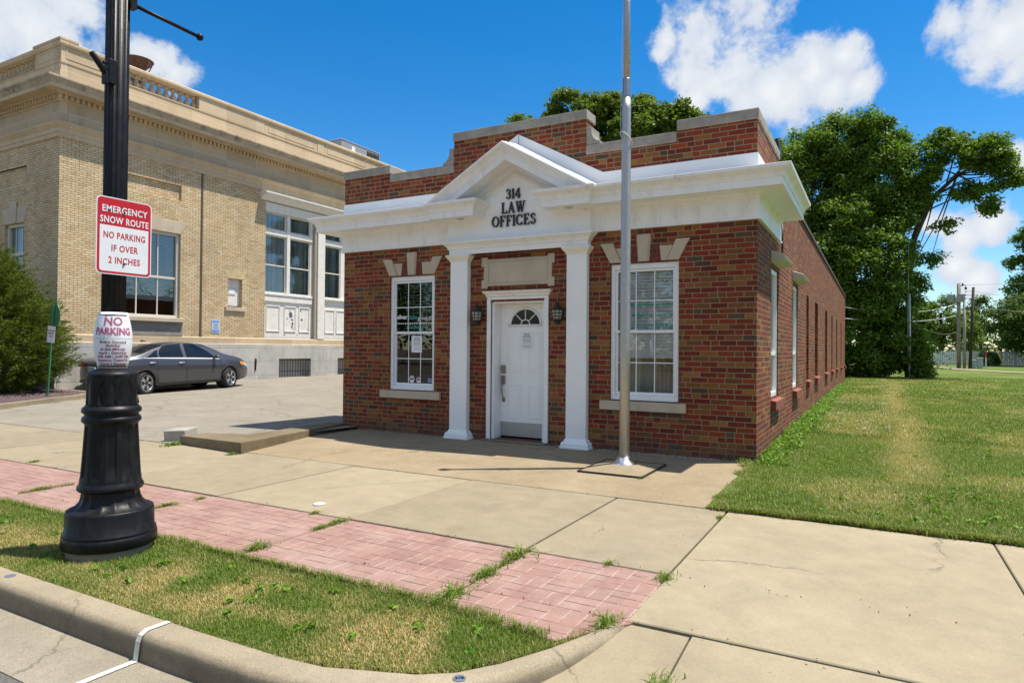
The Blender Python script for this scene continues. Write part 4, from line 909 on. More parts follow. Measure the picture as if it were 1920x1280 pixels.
frame_x(1.72, 2.88, 9.56, 9.84); frame_x(8.9, 11.25, 9.54, 9.82); frame_x(12.0, 14.4, 9.54, 9.82); frame_x(14.8, 17.2, 9.54, 9.82)
pn = MB()
for q in ((-20.27, -19.12, 9.81, 9.84), (-20.27, -19.12, 9.56, 9.59)): pn.box(q[0], q[1], HY-.012, HY, q[2], q[3])
for q in ((-20.27, -20.24), (-19.15, -19.12)): pn.box(q[0], q[1], HY-.011, HY, 9.59, 9.81)
pn.build('attic_panel', M_stone, at, bevel=.004)
b = MB(); mitre(b, [(XE, HY), (HX, HY), (HX, YE)], [(-.47, 9.901), (.03, 9.901), (.04, 9.93), (.06, 9.95), (.06, 10.03), (.03, 10.06), (-.43, 10.07), (-.47, 10.03)]); b.box(-20.42, HX+.065, HY-.065, HY+.45, 10.05, 10.12); b.build('attic_coping', M_stone, hall, bevel=.006)
def baluster_mesh():
    b = MB(); b.lathe([(.062, 0), (.062, .035), (.045, .045), (.055, .06), (.078, .10), (.088, .145), (.075, .19), (.048, .24), (.04, .275), (.05, .29), (.04, .305), (.046, .345), (.06, .375), (.066, .395), (.066, .44)], n=12); return b
first = None
for k in range(12):
    y = 3.15+k*.248
    if first is None: first = baluster_mesh().build('baluster', basic('old_baluster', (.47, .38, .265), .9, var=.25, scale=7, dirt=(.12, .10, .08), dirt_amt=.5), hall); o = first
    else: o = first.copy(); COL.objects.link(o)
    o.parent = hall; o.location = (HX-.2, y, 9.461); o.scale = (1.18, 1.18, 1)
for k in range(16):
    o = first.copy(); COL.objects.link(o); o.parent = hall; o.location = (-20.5-k*.248, HY+.2, 9.461)
# tall side window with flat stone arch
def tall_window(axis, a, c, z0, z1, zt_mull, depth):
    """mesh pieces in wall coordinates: u along the wall, d into it"""
    P = (lambda u, d, z: (HX-d, u, z)) if axis == 'x' else (lambda u, d, z: (u, HY+d, z))
    def bx(m, u0, u1, d0, d1, za, zb): p, q = P(u0, d0, za), P(u1, d1, zb); m.box(p[0], q[0], p[1], q[1], za, zb)
    f = MB(); bx(f, a, a+.09, depth-.12, depth+.02, z0, z1); bx(f, c-.09, c, depth-.12, depth+.02, z0, z1); bx(f, a+.09, c-.09, depth-.119, depth+.02, z1-.09, z1); bx(f, a+.09, c-.09, depth-.119, depth+.02, z0, z0+.09)
    w = f.build('window', M_cframe, hall, bevel=.006)
    s = MB(); zm = z0+(z1-z0)*.47
    bx(s, a+.09, c-.09, depth-.08, depth-.02, zm-.035, zm+.04)
    for k in range(1, 3):
        u = a+(c-a)*k/3; bx(s, u-.018, u+.018, depth-.06, depth-.02, z0+.09, z1-.09)
    s.build('sash', M_cframe, w)
    g = MB(); q = [P(a+.05, depth-.04, z0+.05), P(c-.05, depth-.04, z0+.05), P(c-.05, depth-.04, z1-.05), P(a+.05, depth-.04, z1-.05)]; g.add(q, [(0, 1, 2, 3)]); g.build('glass', M_glass2, w)
    bl = MB(); zb = z0+.55; z = z1-.1
    while z > zb: bl.add([P(a+.06, depth+.0, z-.022), P(c-.06, depth+.0, z-.022), P(c-.06, depth+.03, z+.018), P(a+.06, depth+.03, z+.018)], [(0, 1, 2, 3)]); z -= .045
    bl.build('blind', basic('office_blind', (.74, .76, .72), .6), w)
    r = MB(); q = [P(a-.5, 1.6, z0-.5), P(c+.5, 1.6, z0-.5), P(c+.5, 1.6, z1+.3), P(a-.5, 1.6, z1+.3)]; r.add(q, [(0, 1, 2, 3)]); r.build('room_backing', M_dark, w)
    return w, bx
w, bx = tall_window('x', 3.25, 5.35, 2.30, 5.10, 3.6, .20)
b = MB(); bx(b, 3.15, 5.45, -.12, .21, 2.165, 2.30); b.build('sill', M_limestone, w, bevel=.008)
b = MB(); bx(b, 3.16, 5.44, -.035, .05, 1.715, 1.80); bx(b, 3.16, 5.44, -.034, .05, 2.08, 2.163); bx(b, 3.16, 5.44, -.018, .05, 1.80, 2.08); b.build('apron_panel', basic('grey_panel', (.27, .245, .21), .8, var=.15), w)
b = MB(); b.prism([(2.98, 5.50), (3.25, 5.101), (5.35, 5.101), (5.62, 5.50)], 'x', HX, HX+.014); b.prism([(4.06, 5.101), (4.54, 5.101), (4.60, 5.58), (4.0, 5.58)], 'x', HX+.0145, HX+.05); b.build('stone_lintel', M_limestone, w, bevel=.006)
for a in (-22.0, -26.2):
    w, bx = tall_window('y', a, a+1.14, 3.3, 5.02, 4.1, .20)
    b = MB(); bx(b, a-.1, a+1.24, -.1, .21, 3.18, 3.30); b.build('sill', M_limestone, w, bevel=.008)
    b = MB(); b.prism([(a-.2, 5.5), (a, 5.021), (a+1.14, 5.021), (a+1.36, 5.5)], 'y', HY-.012, HY); b.prism([(a+.38, 5.021), (a+.70, 5.021), (a+.74, 5.66), (a+.34, 5.66)], 'y', HY-.04, HY-.0125); b.build('stone_lintel', M_limestone, w, bevel=.006)
# small slot window with brick fan
b = MB(); b.box(HX-.19, HX-.14, 7.215, 7.805, 2.85, 3.81); w = b.build('slot_panel', M_palegrey, hall)
b = MB(); b.box(HX-.14, HX-.125, 7.30, 7.62, 3.25, 3.50); b.build('slot_frame', M_cframe, w); b = MB(); b.box(HX-.125, HX-.12, 7.35, 7.58, 3.28, 3.46); b.build('slot_card', M_paper, w)
b = MB(); b.box(HX-.15, HX+.06, 7.09, 7.95, 2.66, 2.80); b.build('sill', M_limestone, w, bevel=.006)
b = MB()
for k in range(13):
    t0, t1 = -.5+k/13, -.5+(k+.86)/13; b.prism([(7.51+t0*.62, 3.825), (7.51+t1*.62, 3.825), (7.51+t1*.98, 4.13), (7.51+t0*.98, 4.13)], 'x', HX-.002, HX+.006)
b.build('brick_fan', basic('buff_soldier', (.56, .44, .25), .85, var=.15), w)
# painted timber bay with sash windows, panels and hood
b = MB(); wall(b, 'x', HX-.10, 8.84, 15.6, 1.70, 6.95, [(8.90, 9.93, 5.90, 6.54, .1), (10.10, 11.20, 5.90, 6.54, .1), (8.90, 9.93, 3.45, 5.68, .1), (10.10, 11.20, 3.45, 5.68, .1), (11.97, 12.97, 5.90, 6.54, .1), (11.97, 12.97, 3.45, 5.68, .1), (13.2, 14.2, 5.9, 6.54, .1), (13.2, 14.2, 3.45, 5.68, .1)], inward=-1)
bay = b.build('timber_bay', M_palegrey, hall)
b = MB(); b.add([(HX, 8.84, 1.7), (HX, 8.84, 7.3), (HX-.1, 8.84, 7.3), (HX-.1, 8.84, 1.7)], [(0, 1, 2, 3)]); b.build('brick_reveal', M_beige, hall)
b = MB(); b.box(HX-.099, HX-.02, 8.845, 11.28, 3.37, 3.45); b.box(HX-.099, HX-.01, 11.93, 15.6, 3.37, 3.45); b.box(HX-.099, HX-.045, 8.845, 11.28, 3.13, 3.36); b.box(HX-.099, HX-.06, 8.845, 11.28, 5.69, 5.89); b.box(HX-.099, HX-.06, 11.93, 15.6, 5.69, 5.89)
b.box(HX-.099, HX-.05, 9.935, 10.095, 3.46, 6.6); b.box(HX-.099, HX+.0, 8.845, 15.6, 6.56, 6.90); b.build('bay_rail', M_palegrey, bay, bevel=.006)
b = MB(); b.box(HX-.10, HX+.05, 11.50, 11.90, 1.72, 6.559); b.build('bay_pilaster', M_palegrey, bay, bevel=.008)
b = MB(); b.box(HX-.09, HX+.03, 11.33, 11.46, 1.48, 6.55); b.build('downspout', basic('tan_downspout', (.36, .31, .22), .5), hall, bevel=.02)
b = MB()
for y0, y1 in ((8.98, 9.64), (9.86, 10.46), (10.62, 11.18), (12.05, 12.62), (12.72, 13.3), (13.4, 14.0)):
    w_ = .035
    b.box(HX-.1, HX-.075, y0, y1, 2.98-w_, 2.98); b.box(HX-.1, HX-.075, y0, y1, 1.98, 1.98+w_); b.box(HX-.1, HX-.0755, y0, y0+w_, 1.98+w_, 2.98-w_); b.box(HX-.1, HX-.0755, y1-w_, y1, 1.98+w_, 2.98-w_)
b.build('bay_panel', M_palegrey, bay, bevel=.008)
pe = MB(); rr = random.Random(8)
def blotch(y, z, ry, rz_):
    n = 14; pe.add([(HX-.0985, y+ry*rr.uniform(.6, 1.1)*math.cos(2*PI*i/n), z+rz_*rr.uniform(.6, 1.1)*math.sin(2*PI*i/n)) for i in range(n)], [tuple(range(n))])
for q in ((10.20, 2.66, .13, .15), (10.28, 2.46, .06, .05), (10.30, 2.30, .06, .09), (10.27, 2.18, .05, .06), (10.14, 2.82, .03, .03), (10.02, 2.5, .03, .05), (10.78, 2.48, .06, .06), (10.73, 2.84, .04, .04), (9.9, 1.86, .05, .025), (10.55, 1.88, .03, .03), (10.33, 2.10, .02, .08), (10.0, 2.25, .02, .02), (10.95, 2.5, .015, .02), (11.1, 2.1, .02, .03)): blotch(*q)
pe.build('peeled_paint', basic('bare_grey', (.10, .105, .125), .8, var=.5, scale=25), bay)
for y0, y1 in ((8.90, 9.93), (10.10, 11.20), (11.97, 12.97), (13.2, 14.2)):
    f = MB()
    for z0, z1 in ((5.90, 6.54), (3.45, 4.55), (4.50, 5.68)):
        d0, d1 = (-.19, -.13) if z0 != 3.45 else (-.17, -.115); ww = .05
        f.box(HX+d0, HX+d1, y0, y0+ww, z0, z1); f.box(HX+d0, HX+d1, y1-ww, y1, z0, z1); f.box(HX+d0+.001, HX+d1-.001, y0+ww, y1-ww, z1-ww, z1); f.box(HX+d0+.001, HX+d1-.001, y0+ww, y1-ww, z0, z0+ww)
    w = f.build('bay_window', M_cframe, hall, bevel=.005)
    g = MB()
    for z0, z1 in ((5.93, 6.5), (3.48, 5.65)): g.add([(HX-.16, y0+.03, z0), (HX-.16, y1-.03, z0), (HX-.16, y1-.03, z1), (HX-.16, y0+.03, z1)], [(0, 1, 2, 3)])
    g.build('glass', M_glass2, w)
    v = MB(); y = y0+.06; rr = random.Random(int(y0*10))
    while y < y1-.05:
        a = rr.uniform(.4, 1.0) if y0 < 10 else rr.uniform(.8, 1.4); c_, s_ = .045*math.cos(a), .045*math.sin(a)
        v.add([(HX-.225-s_, y-c_, 3.5), (HX-.225+s_, y+c_, 3.5), (HX-.225+s_, y+c_, 6.5), (HX-.225-s_, y-c_, 6.5)], [(0, 1, 2, 3)]); y += .088
    v.build('vertical_blind', basic('vertical_blind', (.78, .80, .78), .7), w)
b = MB(); b.box(HX-1.2, HX-1.15, 8.5, 15.6, 1.7, 7.2); b.build('room_backing', M_dark, hall)
b = MB(); b.prism([(HX-.02, 6.93), (HX+.10, 6.94), (HX+.13, 7.0), (HX+.24, 7.09), (HX+.34, 7.12), (HX+.36, 7.17), (HX+.36, 7.21), (HX-.02, 7.29)], 'y', 8.56, 15.7); b.build('bay_hood', M_palegrey, hall, bevel=.006)
b = MB(); b.tube([(HX+.09, 8.35, .93), (HX+.11, 8.37, .93), (HX+.12, 8.37, .86), (HX+.10, 8.36, .50)], .028, 6); b.build('standpipe', M_blackiron, hall)
def wall_sign():
    b = MB(); b.box(0, .012, -.155, .155, -.235, .235); o = b.build('parking_notice', basic('blue_white_sign', (.52, .64, .80), .4)); o.location = (HX+.001, 6.715, 2.085)
    tag(o, 'small pale blue notice sign on the buff brick wall', 'sign')
    c = MB(); c.box(.0121, .0135, -.14, .14, .13, .20); c.box(.0121, .0135, -.14, .14, -.22, -.12); c.build('sign_band', basic('blue_band', (.16, .30, .58), .4), o)
    c = MB()
    for k in range(7): c.box(.0136, .0145, -.12+.01*(k % 3), .12-.012*(k*2 % 4), .09-k*.03, .103-k*.03)
    c.build('sign_print', basic('blue_print', (.22, .32, .52), .5), o)
wall_sign()
ac = thing('rooftop_air_conditioner', 'grey air conditioning unit on the roof of the buff building', 'air conditioner', (-23, 17.8, 9.0))
b = MB(); b.box(-.7, .7, -1.5, 1.45, 0, 2.84); b.box(-.72, .72, -1.52, 1.47, 2.84, 2.90); b.build('cabinet', M_galv, ac, bevel=.02)
b = MB()
for k in range(9): b.box(.701, .73, .42+k*.11, .47+k*.11, 1.9, 2.75)
b.build('louvre', M_dark, ac)
b = MB(); b.box(.701, .71, -.75, -.5, 2.45, 2.7); b.box(.701, .71, -.2, .0, 2.3, 2.45); b.build('label_plate', M_paper, ac)
vt = thing('roof_vent', 'rusty dish shaped roof vent behind the stone balustrade', 'roof vent', (-21.2, 5.15, 9.0))
b = MB(); b.lathe([(.22, 0), (.22, 1.95)], n=20); b.build('stack', M_rust, vt)
b = MB(); b.lathe([(.24, 1.93), (.30, 2.05), (.44, 2.17), (.50, 2.25), (.505, 2.27), (.40, 2.285), (.0, 2.30)], n=28, caps=False); b.build('dish', M_rust, vt)
b = MB()
for k in range(6): a = k*PI/3+.3; b.tube([(.23*math.cos(a), .23*math.sin(a), 1.7), (.46*math.cos(a), .46*math.sin(a), 2.2)], .018, 5)
b.build('strut', M_rust, vt)

# ------------------------------------------------------------------ street lamp with its signs
lamp = thing('street_lamp', 'black fluted cast iron street lamp post in the verge beside the kerb', 'street lamp', (-3.27, -5.95, 0))
b = MB(); b.lathe([(.253, -.15), (.253, .055)], n=48); b.build('footing', M_kerb, lamp)
flare = lambda n, d: (lambda a, j: 1-d*abs(math.sin(n*a/2))**.6)
b = MB(); b.lathe([(.278, .045), (.283, .05), (.284, .10), (.281, .118), (.274, .122), (.278, .128), (.277, .14), (.266, .148), (.262, .27), (.258, .283), (.25, .288)], n=64); b.build('base_drum', M_black, lamp)
petal = lambda a, j: 1-(.05 if 0 < j < 6 else .015)*abs(math.sin(8*a))**.8
b = MB(); b.lathe([(.252, .283), (.238, .292), (.215, .305), (.195, .325), (.182, .35), (.175, .38), (.172, .405)], n=128, mod=petal, caps=False); b.build('base_flare', M_black, lamp)
b = MB(); b.lathe([(.165, .40), (.178, .405), (.192, .412), (.199, .425), (.197, .44), (.188, .455), (.182, .47)], n=64, caps=False); b.build('base_ring', M_black, lamp)
def groove(n, w, d, jl, jh):
    def f(a, j):
        q = abs(((a*n/(2*PI)) % 1)-.5)*2
        return 1-(d if q > 1-w and jl <= j <= jh else 0)*min(1, (q-(1-w))/.08)
    return f
prof = [(.184, .465), (.181, .50), (.180, .515), (.174, .60), (.168, .70), (.162, .80), (.160, .835), (.159, .85), (.162, .86)]
b = MB(); b.lathe(prof, n=216, mod=groove(12, .62, .055, 2, 6), caps=False); b.build('fluted_shaft', M_black, lamp)
b = MB(); b.lathe([(.160, .855), (.166, .862), (.176, .87), (.178, .885), (.173, .9), (.162, .908), (.160, .916), (.166, .925), (.177, .932), (.179, .948), (.174, .962), (.162, .97), (.158, .978)], n=64, caps=False); b.build('double_ring', M_black, lamp)
cup = lambda a, j: 1-(.07 if 2 <= j <= 5 else 0)*abs(math.sin(4.5*a))**3
b = MB(); b.lathe([(.150, .97), (.153, .985), (.153, 1.0), (.152, 1.04), (.153, 1.10), (.153, 1.15), (.1535, 1.17), (.155, 1.185), (.150, 1.197), (.12, 1.207), (.105, 1.22), (.08, 1.225)], n=180, mod=cup, caps=False); b.build('collar_cup', M_black, lamp)
b = MB()
for k in range(9):
    a = 2*PI*(k+.5)/9; c, s_ = math.cos(a), math.sin(a); r = .150
    P_ = lambda da, z, rr: (rr*math.cos(a+da), rr*math.sin(a+da), z)
    b.add([P_(-.24, 1.165, r+.001), P_(0, 1.10, r+.004), P_(.24, 1.165, r+.001), P_(0, 1.168, r+.006)], [(0, 1, 3), (1, 2, 3)])
    b.add([P_(-.10, .985, r), P_(0, 1.06, r), P_(.10, .985, r), P_(0, .985, r+.012)], [(0, 3, 1), (3, 2, 1)])
b.build('collar_leaf', M_black, lamp)
b = MB(); b.lathe([(.0745, 1.2), (.0735, 2.4), (.0725, 4.6)], n=160, mod=lambda a, j: 1-.085*abs(math.sin(8*a))**.55); b.build('fluted_pole', M_black, lamp)
b = MB(); b.tube([(.055, .06, 3.735), (.055, .57, 3.725)], .0135, 10); b.lathe([(.0, -.028), (.02, -.02), (.028, 0), (.02, .02), (0, .028)], (.055, .585, 3.725), 12); b.box(.03, .08, .045, .085, 3.70, 3.77); b.build('banner_arm', M_black, lamp)
b = MB(); b.box(.03, .09, -.105, -.05, 3.13, 3.29); b.box(.035, .085, -.125, -.10, 3.12, 3.20); b.tube([(.06, -.11, 3.19), (.06, -.205, 3.30)], [.020, .019], 12); b.lathe([(.012, 0), (.012, .02)], (.06, -.12, 3.25), 8); b.build('flag_holder', M_black, lamp, bevel=.004)
b = MB(); b.lathe([(.09, 4.55), (.10, 4.62), (.06, 4.66), (.12, 4.72)], n=24); b.build('lamp_neck', M_black, lamp)
b = MB(); b.lathe([(.11, 4.72), (.19, 4.85), (.21, 5.0), (.17, 5.2), (.06, 5.35), (.0, 5.4)], n=24); b.build('lamp_globe', basic('globe', (.75, .75, .72), .3), lamp)
# emergency snow route sign: faces +X
def rounded(w, h, r, n=6):
    pts = []
    for cx, cy, a0 in ((w/2-r, h/2-r, 0), (-w/2+r, h/2-r, 90), (-w/2+r, -h/2+r, 180), (w/2-r, -h/2+r, 270)):
        for i in range(n+1): a = R_(a0+90*i/n); pts.append((cx+r*math.cos(a), cy+r*math.sin(a)))
    return pts
es = thing('snow_route_sign', 'red and white emergency snow route sign bolted to the black lamp post', 'street sign', (-3.188, -5.93, 2.113))
es.rotation_euler = (R_(0), 0, 0)
b = MB(); b.prism(rounded(.378, .515, .032), 'x', -.003, 0); b.build('panel', M_sign, es)
b = MB(); b.prism(rounded(.364, .501, .027), 'x', .0001, .0008); b.build('red_field', M_red, es)
b = MB(); b.prism([(-.166, .068), (.166, .068)]+[(.166-.016+.016*math.cos(R_(-a)), -.221-.0+.016*math.sin(R_(-a))) for a in (0, 30, 60, 90)]+[(-.166+.016-.016*math.cos(R_(a)), -.221-.016*math.sin(R_(a))) for a in (90, 60, 30, 0)], 'x', .0009, .0016); b.build('white_field', M_sign, es)
for nm, mt, txt, h, bo, sx, z in (('white_lettering', M_sign, 'EMERGENCY', .062, .0014, .82, .176), ('white_lettering', M_sign, 'SNOW ROUTE', .062, .0014, .76, .104), ('red_lettering', M_red, 'NO PARKING', .060, .0011, .74, .003), ('red_lettering', M_red, 'IF OVER', .060, .0011, .80, -.082), ('red_lettering', M_red, '2 INCHES', .060, .0011, .80, -.163)):
    b = MB(); b.merge(text_mb(txt, h, .0004, bold=bo, sx=sx, spacing=1.09), M_SIDE(.0021, 0, z)); b.build(nm, mt, es)
b = MB(); b.tube([(.0015, -.005, .165), (.008, -.005, .165)], .007, 8); b.tube([(.0015, -.005, -.182), (.008, -.005, -.182)], .008, 8); b.build('bolt', M_blackiron, es)
# wrapped no parking card
npk = thing('no_parking_card', 'white no parking card wrapped around the black lamp post above its base', 'street sign', (-3.27, -5.95, 1.415))
AZ = math.atan2(-2.65, 4.56)
def wrap(x, z, off):
    k = (z+.19)/.38; r = .086+.030*math.sin(PI*min(1, max(0, k)))+off
    a = AZ+x/.112; return (r*math.cos(a), r*math.sin(a), z)
def wrapped(mb, off0):
    q = MB(); q.v = [wrap(x, y, off0+z) for x, y, z in mb.v]; q.f = mb.f; q.sm = mb.sm; return q
def gridrect(x0, x1, y0, y1, nx=24, ny=10, z=0.):
    g = MB(); g.add([(x0+(x1-x0)*i/nx, y0+(y1-y0)*j/ny, z) for j in range(ny+1) for i in range(nx+1)], [(j*(nx+1)+i, j*(nx+1)+i+1, (j+1)*(nx+1)+i+1, (j+1)*(nx+1)+i) for j in range(ny) for i in range(nx)], True); return g
q = wrapped(gridrect(-.168, .168, -.19, .19), 0); o = q.build('card', M_sign, npk); md = o.modifiers.new('thick', 'SOLIDIFY'); md.thickness = .003; md.offset = -1
b = MB()
for txt, h, z, sx in (('NO', .078, .125, 1.), ('PARKING', .066, .058, .84)):
    b.merge(wrapped(MB().merge(text_mb(txt, h, .0, bold=.0022, sx=sx), Matrix.Translation((0, z, 0))), .0018))
b.build('headline', basic('faded_pink', (.40, .10, .19), .6, var=.25, scale=30), npk)
b = MB()
for k, txt in enumerate(('Every Second', 'Sunday', 'of the Month:', 'April - October', '4:00 AM - 5:00 PM', 'Violators Towed at', "Owner's Expense")):
    b.merge(wrapped(MB().merge(text_mb(txt, .0245, .0, bold=.0005, sx=1.18), Matrix.Translation((0, -.012-k*.0245, 0))), .0018))
b.build('small_print', M_maroon, npk)
b = MB(); b.merge(wrapped(gridrect(-.115, .115, .166, .174, 20, 1), .0018)); b.merge(wrapped(gridrect(-.115, .115, -.178, -.170, 20, 1), .0018)); b.merge(wrapped(gridrect(-.15, .15, .012, .0135, 20, 1), .0018)); b.build('border_rule', M_black, npk)

# ------------------------------------------------------------------ flagpole
fp = thing('flagpole', 'tall brushed metal flagpole on a square concrete pad before the brick office', 'flagpole', (-1.285, -1.17, 0))
b = MB(); b.add([(-.38, -.56, .0), (.40, -.56, .0), (.40, .42, .0), (-.38, .42, .0), (-.38, -.56, .02), (.40, -.56, .02), (.40, .42, .02), (-.38, .42, .02), (-.12, -.12, .062), (.12, -.12, .062), (.12, .12, .062), (-.12, .12, .062)],
      [(0, 1, 5, 4), (1, 2, 6, 5), (2, 3, 7, 6), (3, 0, 4, 7), (4, 5, 9, 8), (5, 6, 10, 9), (6, 7, 11, 10), (7, 4, 8, 11), (8, 9, 10, 11)])
pd = b.build('pad', M_apron, fp, bevel=.006); pd.scale = (.92, .92, 1)
b = MB(); b.box(-.40, .42, -.58, -.561, .004, .024); b.box(-.40, .42, .421, .44, .004, .024); b.box(-.40, -.381, -.56, .42, .004, .023); b.box(.401, .42, -.56, .42, .004, .023); pj = b.build('joint_strip', M_blackiron, fp); pj.scale = (.92, .92, 1)
b = MB(); b.lathe([(.0595, .055), (.059, 1.5), (.056, 3.0), (.051, 4.2), (.0505, 4.33)], n=32); b.build('shaft', M_steel, fp)
b = MB(); b.lathe([(.051, 4.32), (.047, 4.345), (.046, 4.55), (.044, 4.56)], n=32); b.build('splice', basic('dark_joint', (.30, .31, .32), .35, metal=.9), fp)
b = MB(); b.lathe([(.0425, 4.55), (.036, 5.45), (.034, 5.62)], n=24); b.lathe([(.05, 5.62), (.05, 5.67), (.02, 5.70)], n=16); b.build('top_shaft', M_steel, fp)
b = MB(); b.lathe([(.0, 5.69), (.05, 5.71), (.075, 5.76), (.05, 5.82), (.0, 5.84)], n=20); b.build('finial_ball', M_steel, fp)
b = MB(); b.lathe([(.150, .050), (.152, .058), (.12, .075), (.09, .098), (.07, .125), (.061, .135)], n=40); b.build('base_flash', basic('spun_aluminium', (.75, .76, .77), .22, metal=1., var=.03), fp)
b = MB(); b.tube([(.066*math.cos(a)*1.05, .066*math.sin(a)*1.05-.004, 3.86-.07*math.cos(a-.7)) for a in [2*PI*i/24 for i in range(25)]], .008, 6); b.tube([(-.04, -.05, 3.83), (-.052, -.055, 4.0), (-.04, -.03, 5.6)], .0035, 4); b.build('halyard', basic('rope', (.55, .54, .50), .9), fp)

# ------------------------------------------------------------------ small pavement fittings
b = MB(); b.lathe([(.055, .001), (.055, .007), (.045, .010)], n=20); o = b.build('cleanout_cap', M_paint); o.location = (-3.0, -4.29, 0); tag(o, 'white round cap set into the sidewalk near the red paving', 'utility cap')
def disc(x, y, txt, label, rot):
    b = MB(); b.lathe([(.028, .0005), (.028, .003)], n=24); o = b.build('survey_disc', basic('blue_grey_disc', (.10, .13, .18), .6)); o.location = (x, y, 0); o.rotation_euler = (0, 0, rot); tag(o, label, 'kerb marker')
    if txt: c = MB(); c.merge(text_mb(txt, .026, .0002, bold=.0008), Matrix.Translation((0, 0, .0036))); c.build('disc_number', M_black, o)
disc(-.235, -6.255, '378', 'small oval disc numbered 378 on the curved kerb top', .62); disc(-3.24, -6.555, '', 'plain dark round disc on the straight kerb top', 0)

# ------------------------------------------------------------------ the parked car
def car():
    L = [-2.30, -2.27, -2.18, -2.0, -1.75, -1.45, -1.15, -.8, -.4, 0, .35, .7, 1.0, 1.25, 1.5, 1.75, 1.95, 2.12, 2.22, 2.28]
    ip = lambda x, xs, ys: float(np.interp(x, xs, ys))
    top = lambda x: ip(x, [-2.30, -2.26, -2.1, -1.75, -1.45, -1.0, -.55, -.1, .25, .6, .95, 1.2, 1.5, 1.85, 2.1, 2.22, 2.3], [.72, .98, 1.035, 1.06, 1.12, 1.31, 1.425, 1.46, 1.445, 1.37, 1.21, 1.075, 1.01, .93, .81, .70, .52])
    belt = lambda x: ip(x, [-2.30, -2.2, -1.5, -.5, .5, 1.2, 1.6, 1.95, 2.2, 2.3], [.70, .93, 1.0, .955, .915, .885, .84, .76, .62, .50])
    hw = lambda x: ip(x, [-2.30, -2.22, -2.0, -1.5, -.5, .6, 1.3, 1.8, 2.05, 2.2, 2.3], [.62, .74, .83, .885, .89, .89, .88, .83, .74, .60, .40])
    bot = lambda x: ip(x, [-2.3, -2.15, -1.9, -1.3, 1.4, 1.95, 2.3], [.42, .30, .24, .19, .19, .22, .34])
    def section(x):
        w, zb, bz, tz = hw(x), bot(x), belt(x), top(x); g = max(0, tz-bz); rw = w*(.93-.34*min(1, g/.5)); h = bz-zb
        pts = [(0, zb), (w*.86, zb), (w*.965, zb+.06*h/.7), (w*.975, zb+.22*h), (w*.992, zb+.48*h), (w*1.0, zb+.66*h), (w*.985, zb+.80*h), (w*.975, zb+.845*h), (w*.955, bz-.01), (w*.935, bz+.012*min(1, g/.1)),
               (w*.935+(rw-w*.935)*.5, bz+g*.50), (rw+.012, bz+g*.86), (rw*.95, bz+g*.955), (rw*.70, tz-.012*min(1, g/.2)), (0, tz)]
        return pts
    rows = [section(x) for x in L]; m = len(rows[0]); b = MB(); vs = []
    for x, r in zip(L, rows):
        vs += [(x, -y, z) for y, z in r]+[(x, y, z) for y, z in r[-2:0:-1]]
    k = 2*m-2; fs = [(i*k+j, (i+1)*k+j, (i+1)*k+(j+1) % k, i*k+(j+1) % k) for i in range(len(L)-1) for j in range(k)]
    fs += [tuple(range(k)), tuple(range((len(L)-1)*k, len(L)*k))[::-1]]; b.add(vs, fs, True)
    root = thing('parked_car', 'dark grey four door sedan parked in the lot beside the buff building', 'car', (-17.0-.835*1.045, 4.38, .012))
    root.rotation_euler = (R_(1.5), 0, 0); root.rotation_euler = (Matrix.Rotation(PI/2, 4, 'Z') @ Matrix.Rotation(-R_(1.5), 4, 'Y')).to_euler(); root.scale = (1.045,)*3
    M_car, t, bb = new_mat('grey_car_paint'); bb.inputs['Base Color'].default_value = (.055, .058, .064, 1); bb.inputs['Metallic'].default_value = .55; bb.inputs['Roughness'].default_value = .30; bb.inputs['Coat Weight'].default_value = .8; bb.inputs['Coat Roughness'].default_value = .03
    fl_ = t.noise(t.coord(), 500, 2); t.set(bb.inputs['Base Color'], t.mix(fl_, (.065, .068, .076), (.11, .114, .126)))
    o = b.build('body', M_car); md = o.modifiers.new('sub', 'SUBSURF'); md.levels = md.render_levels = 2
    cut = MB()
    for x in (-1.35, 1.35):
        for sd in (-1, 1): q = MB(); q.lathe([(.352, 0), (.352, .5)], n=40, smooth=False); cut.merge(q, Matrix.Translation((x, sd*.60, .335)) @ Matrix.Rotation(sd*-PI/2, 4, 'X'))
    co_ = cut.build('cutter', M_car); md = o.modifiers.new('arches', 'BOOLEAN'); md.operation = 'DIFFERENCE'; md.object = co_; md.solver = 'EXACT'
    me = bpy.data.meshes.new_from_object(o.evaluated_get(bpy.context.evaluated_depsgraph_get())); o.modifiers.clear(); o.data = me; o.parent = root
    for p_ in me.polygons: p_.use_smooth = True
    bpy.data.objects.remove(co_)
    M_tint = basic('tinted_glass', (.006, .009, .012), .05, var=.1, spec=.6)
    def surf(x, s):
        """point on the right-hand flank / roof: s = index along the section"""
        i = int(math.floor(s)); f = s-i; p = section(x); q = p[min(i+1, m-1)]; p = p[i]; return (p[0]+(q[0]-p[0])*f, p[1]+(q[1]-p[1])*f)
    def patch(name, poly, mat, off=.006, side=-1, par=root, n=10):
        """poly: list of (x0,x1,s) rows from low to high"""
        g = MB(); vs = []
        for x0, x1, s in poly:
            for i in range(n+1):
                x = x0+(x1-x0)*i/n; y, z = surf(x, s); vs.append((x, side*(y+off), z+off*.25))
        R2 = len(poly); fs = [(j*(n+1)+i, j*(n+1)+i+1, (j+1)*(n+1)+i+1, (j+1)*(n+1)+i) for j in range(R2-1) for i in range(n)]
        if side > 0: fs = [f[::-1] for f in fs]
        g.add(vs, fs, True); return g.build(name, mat, par)
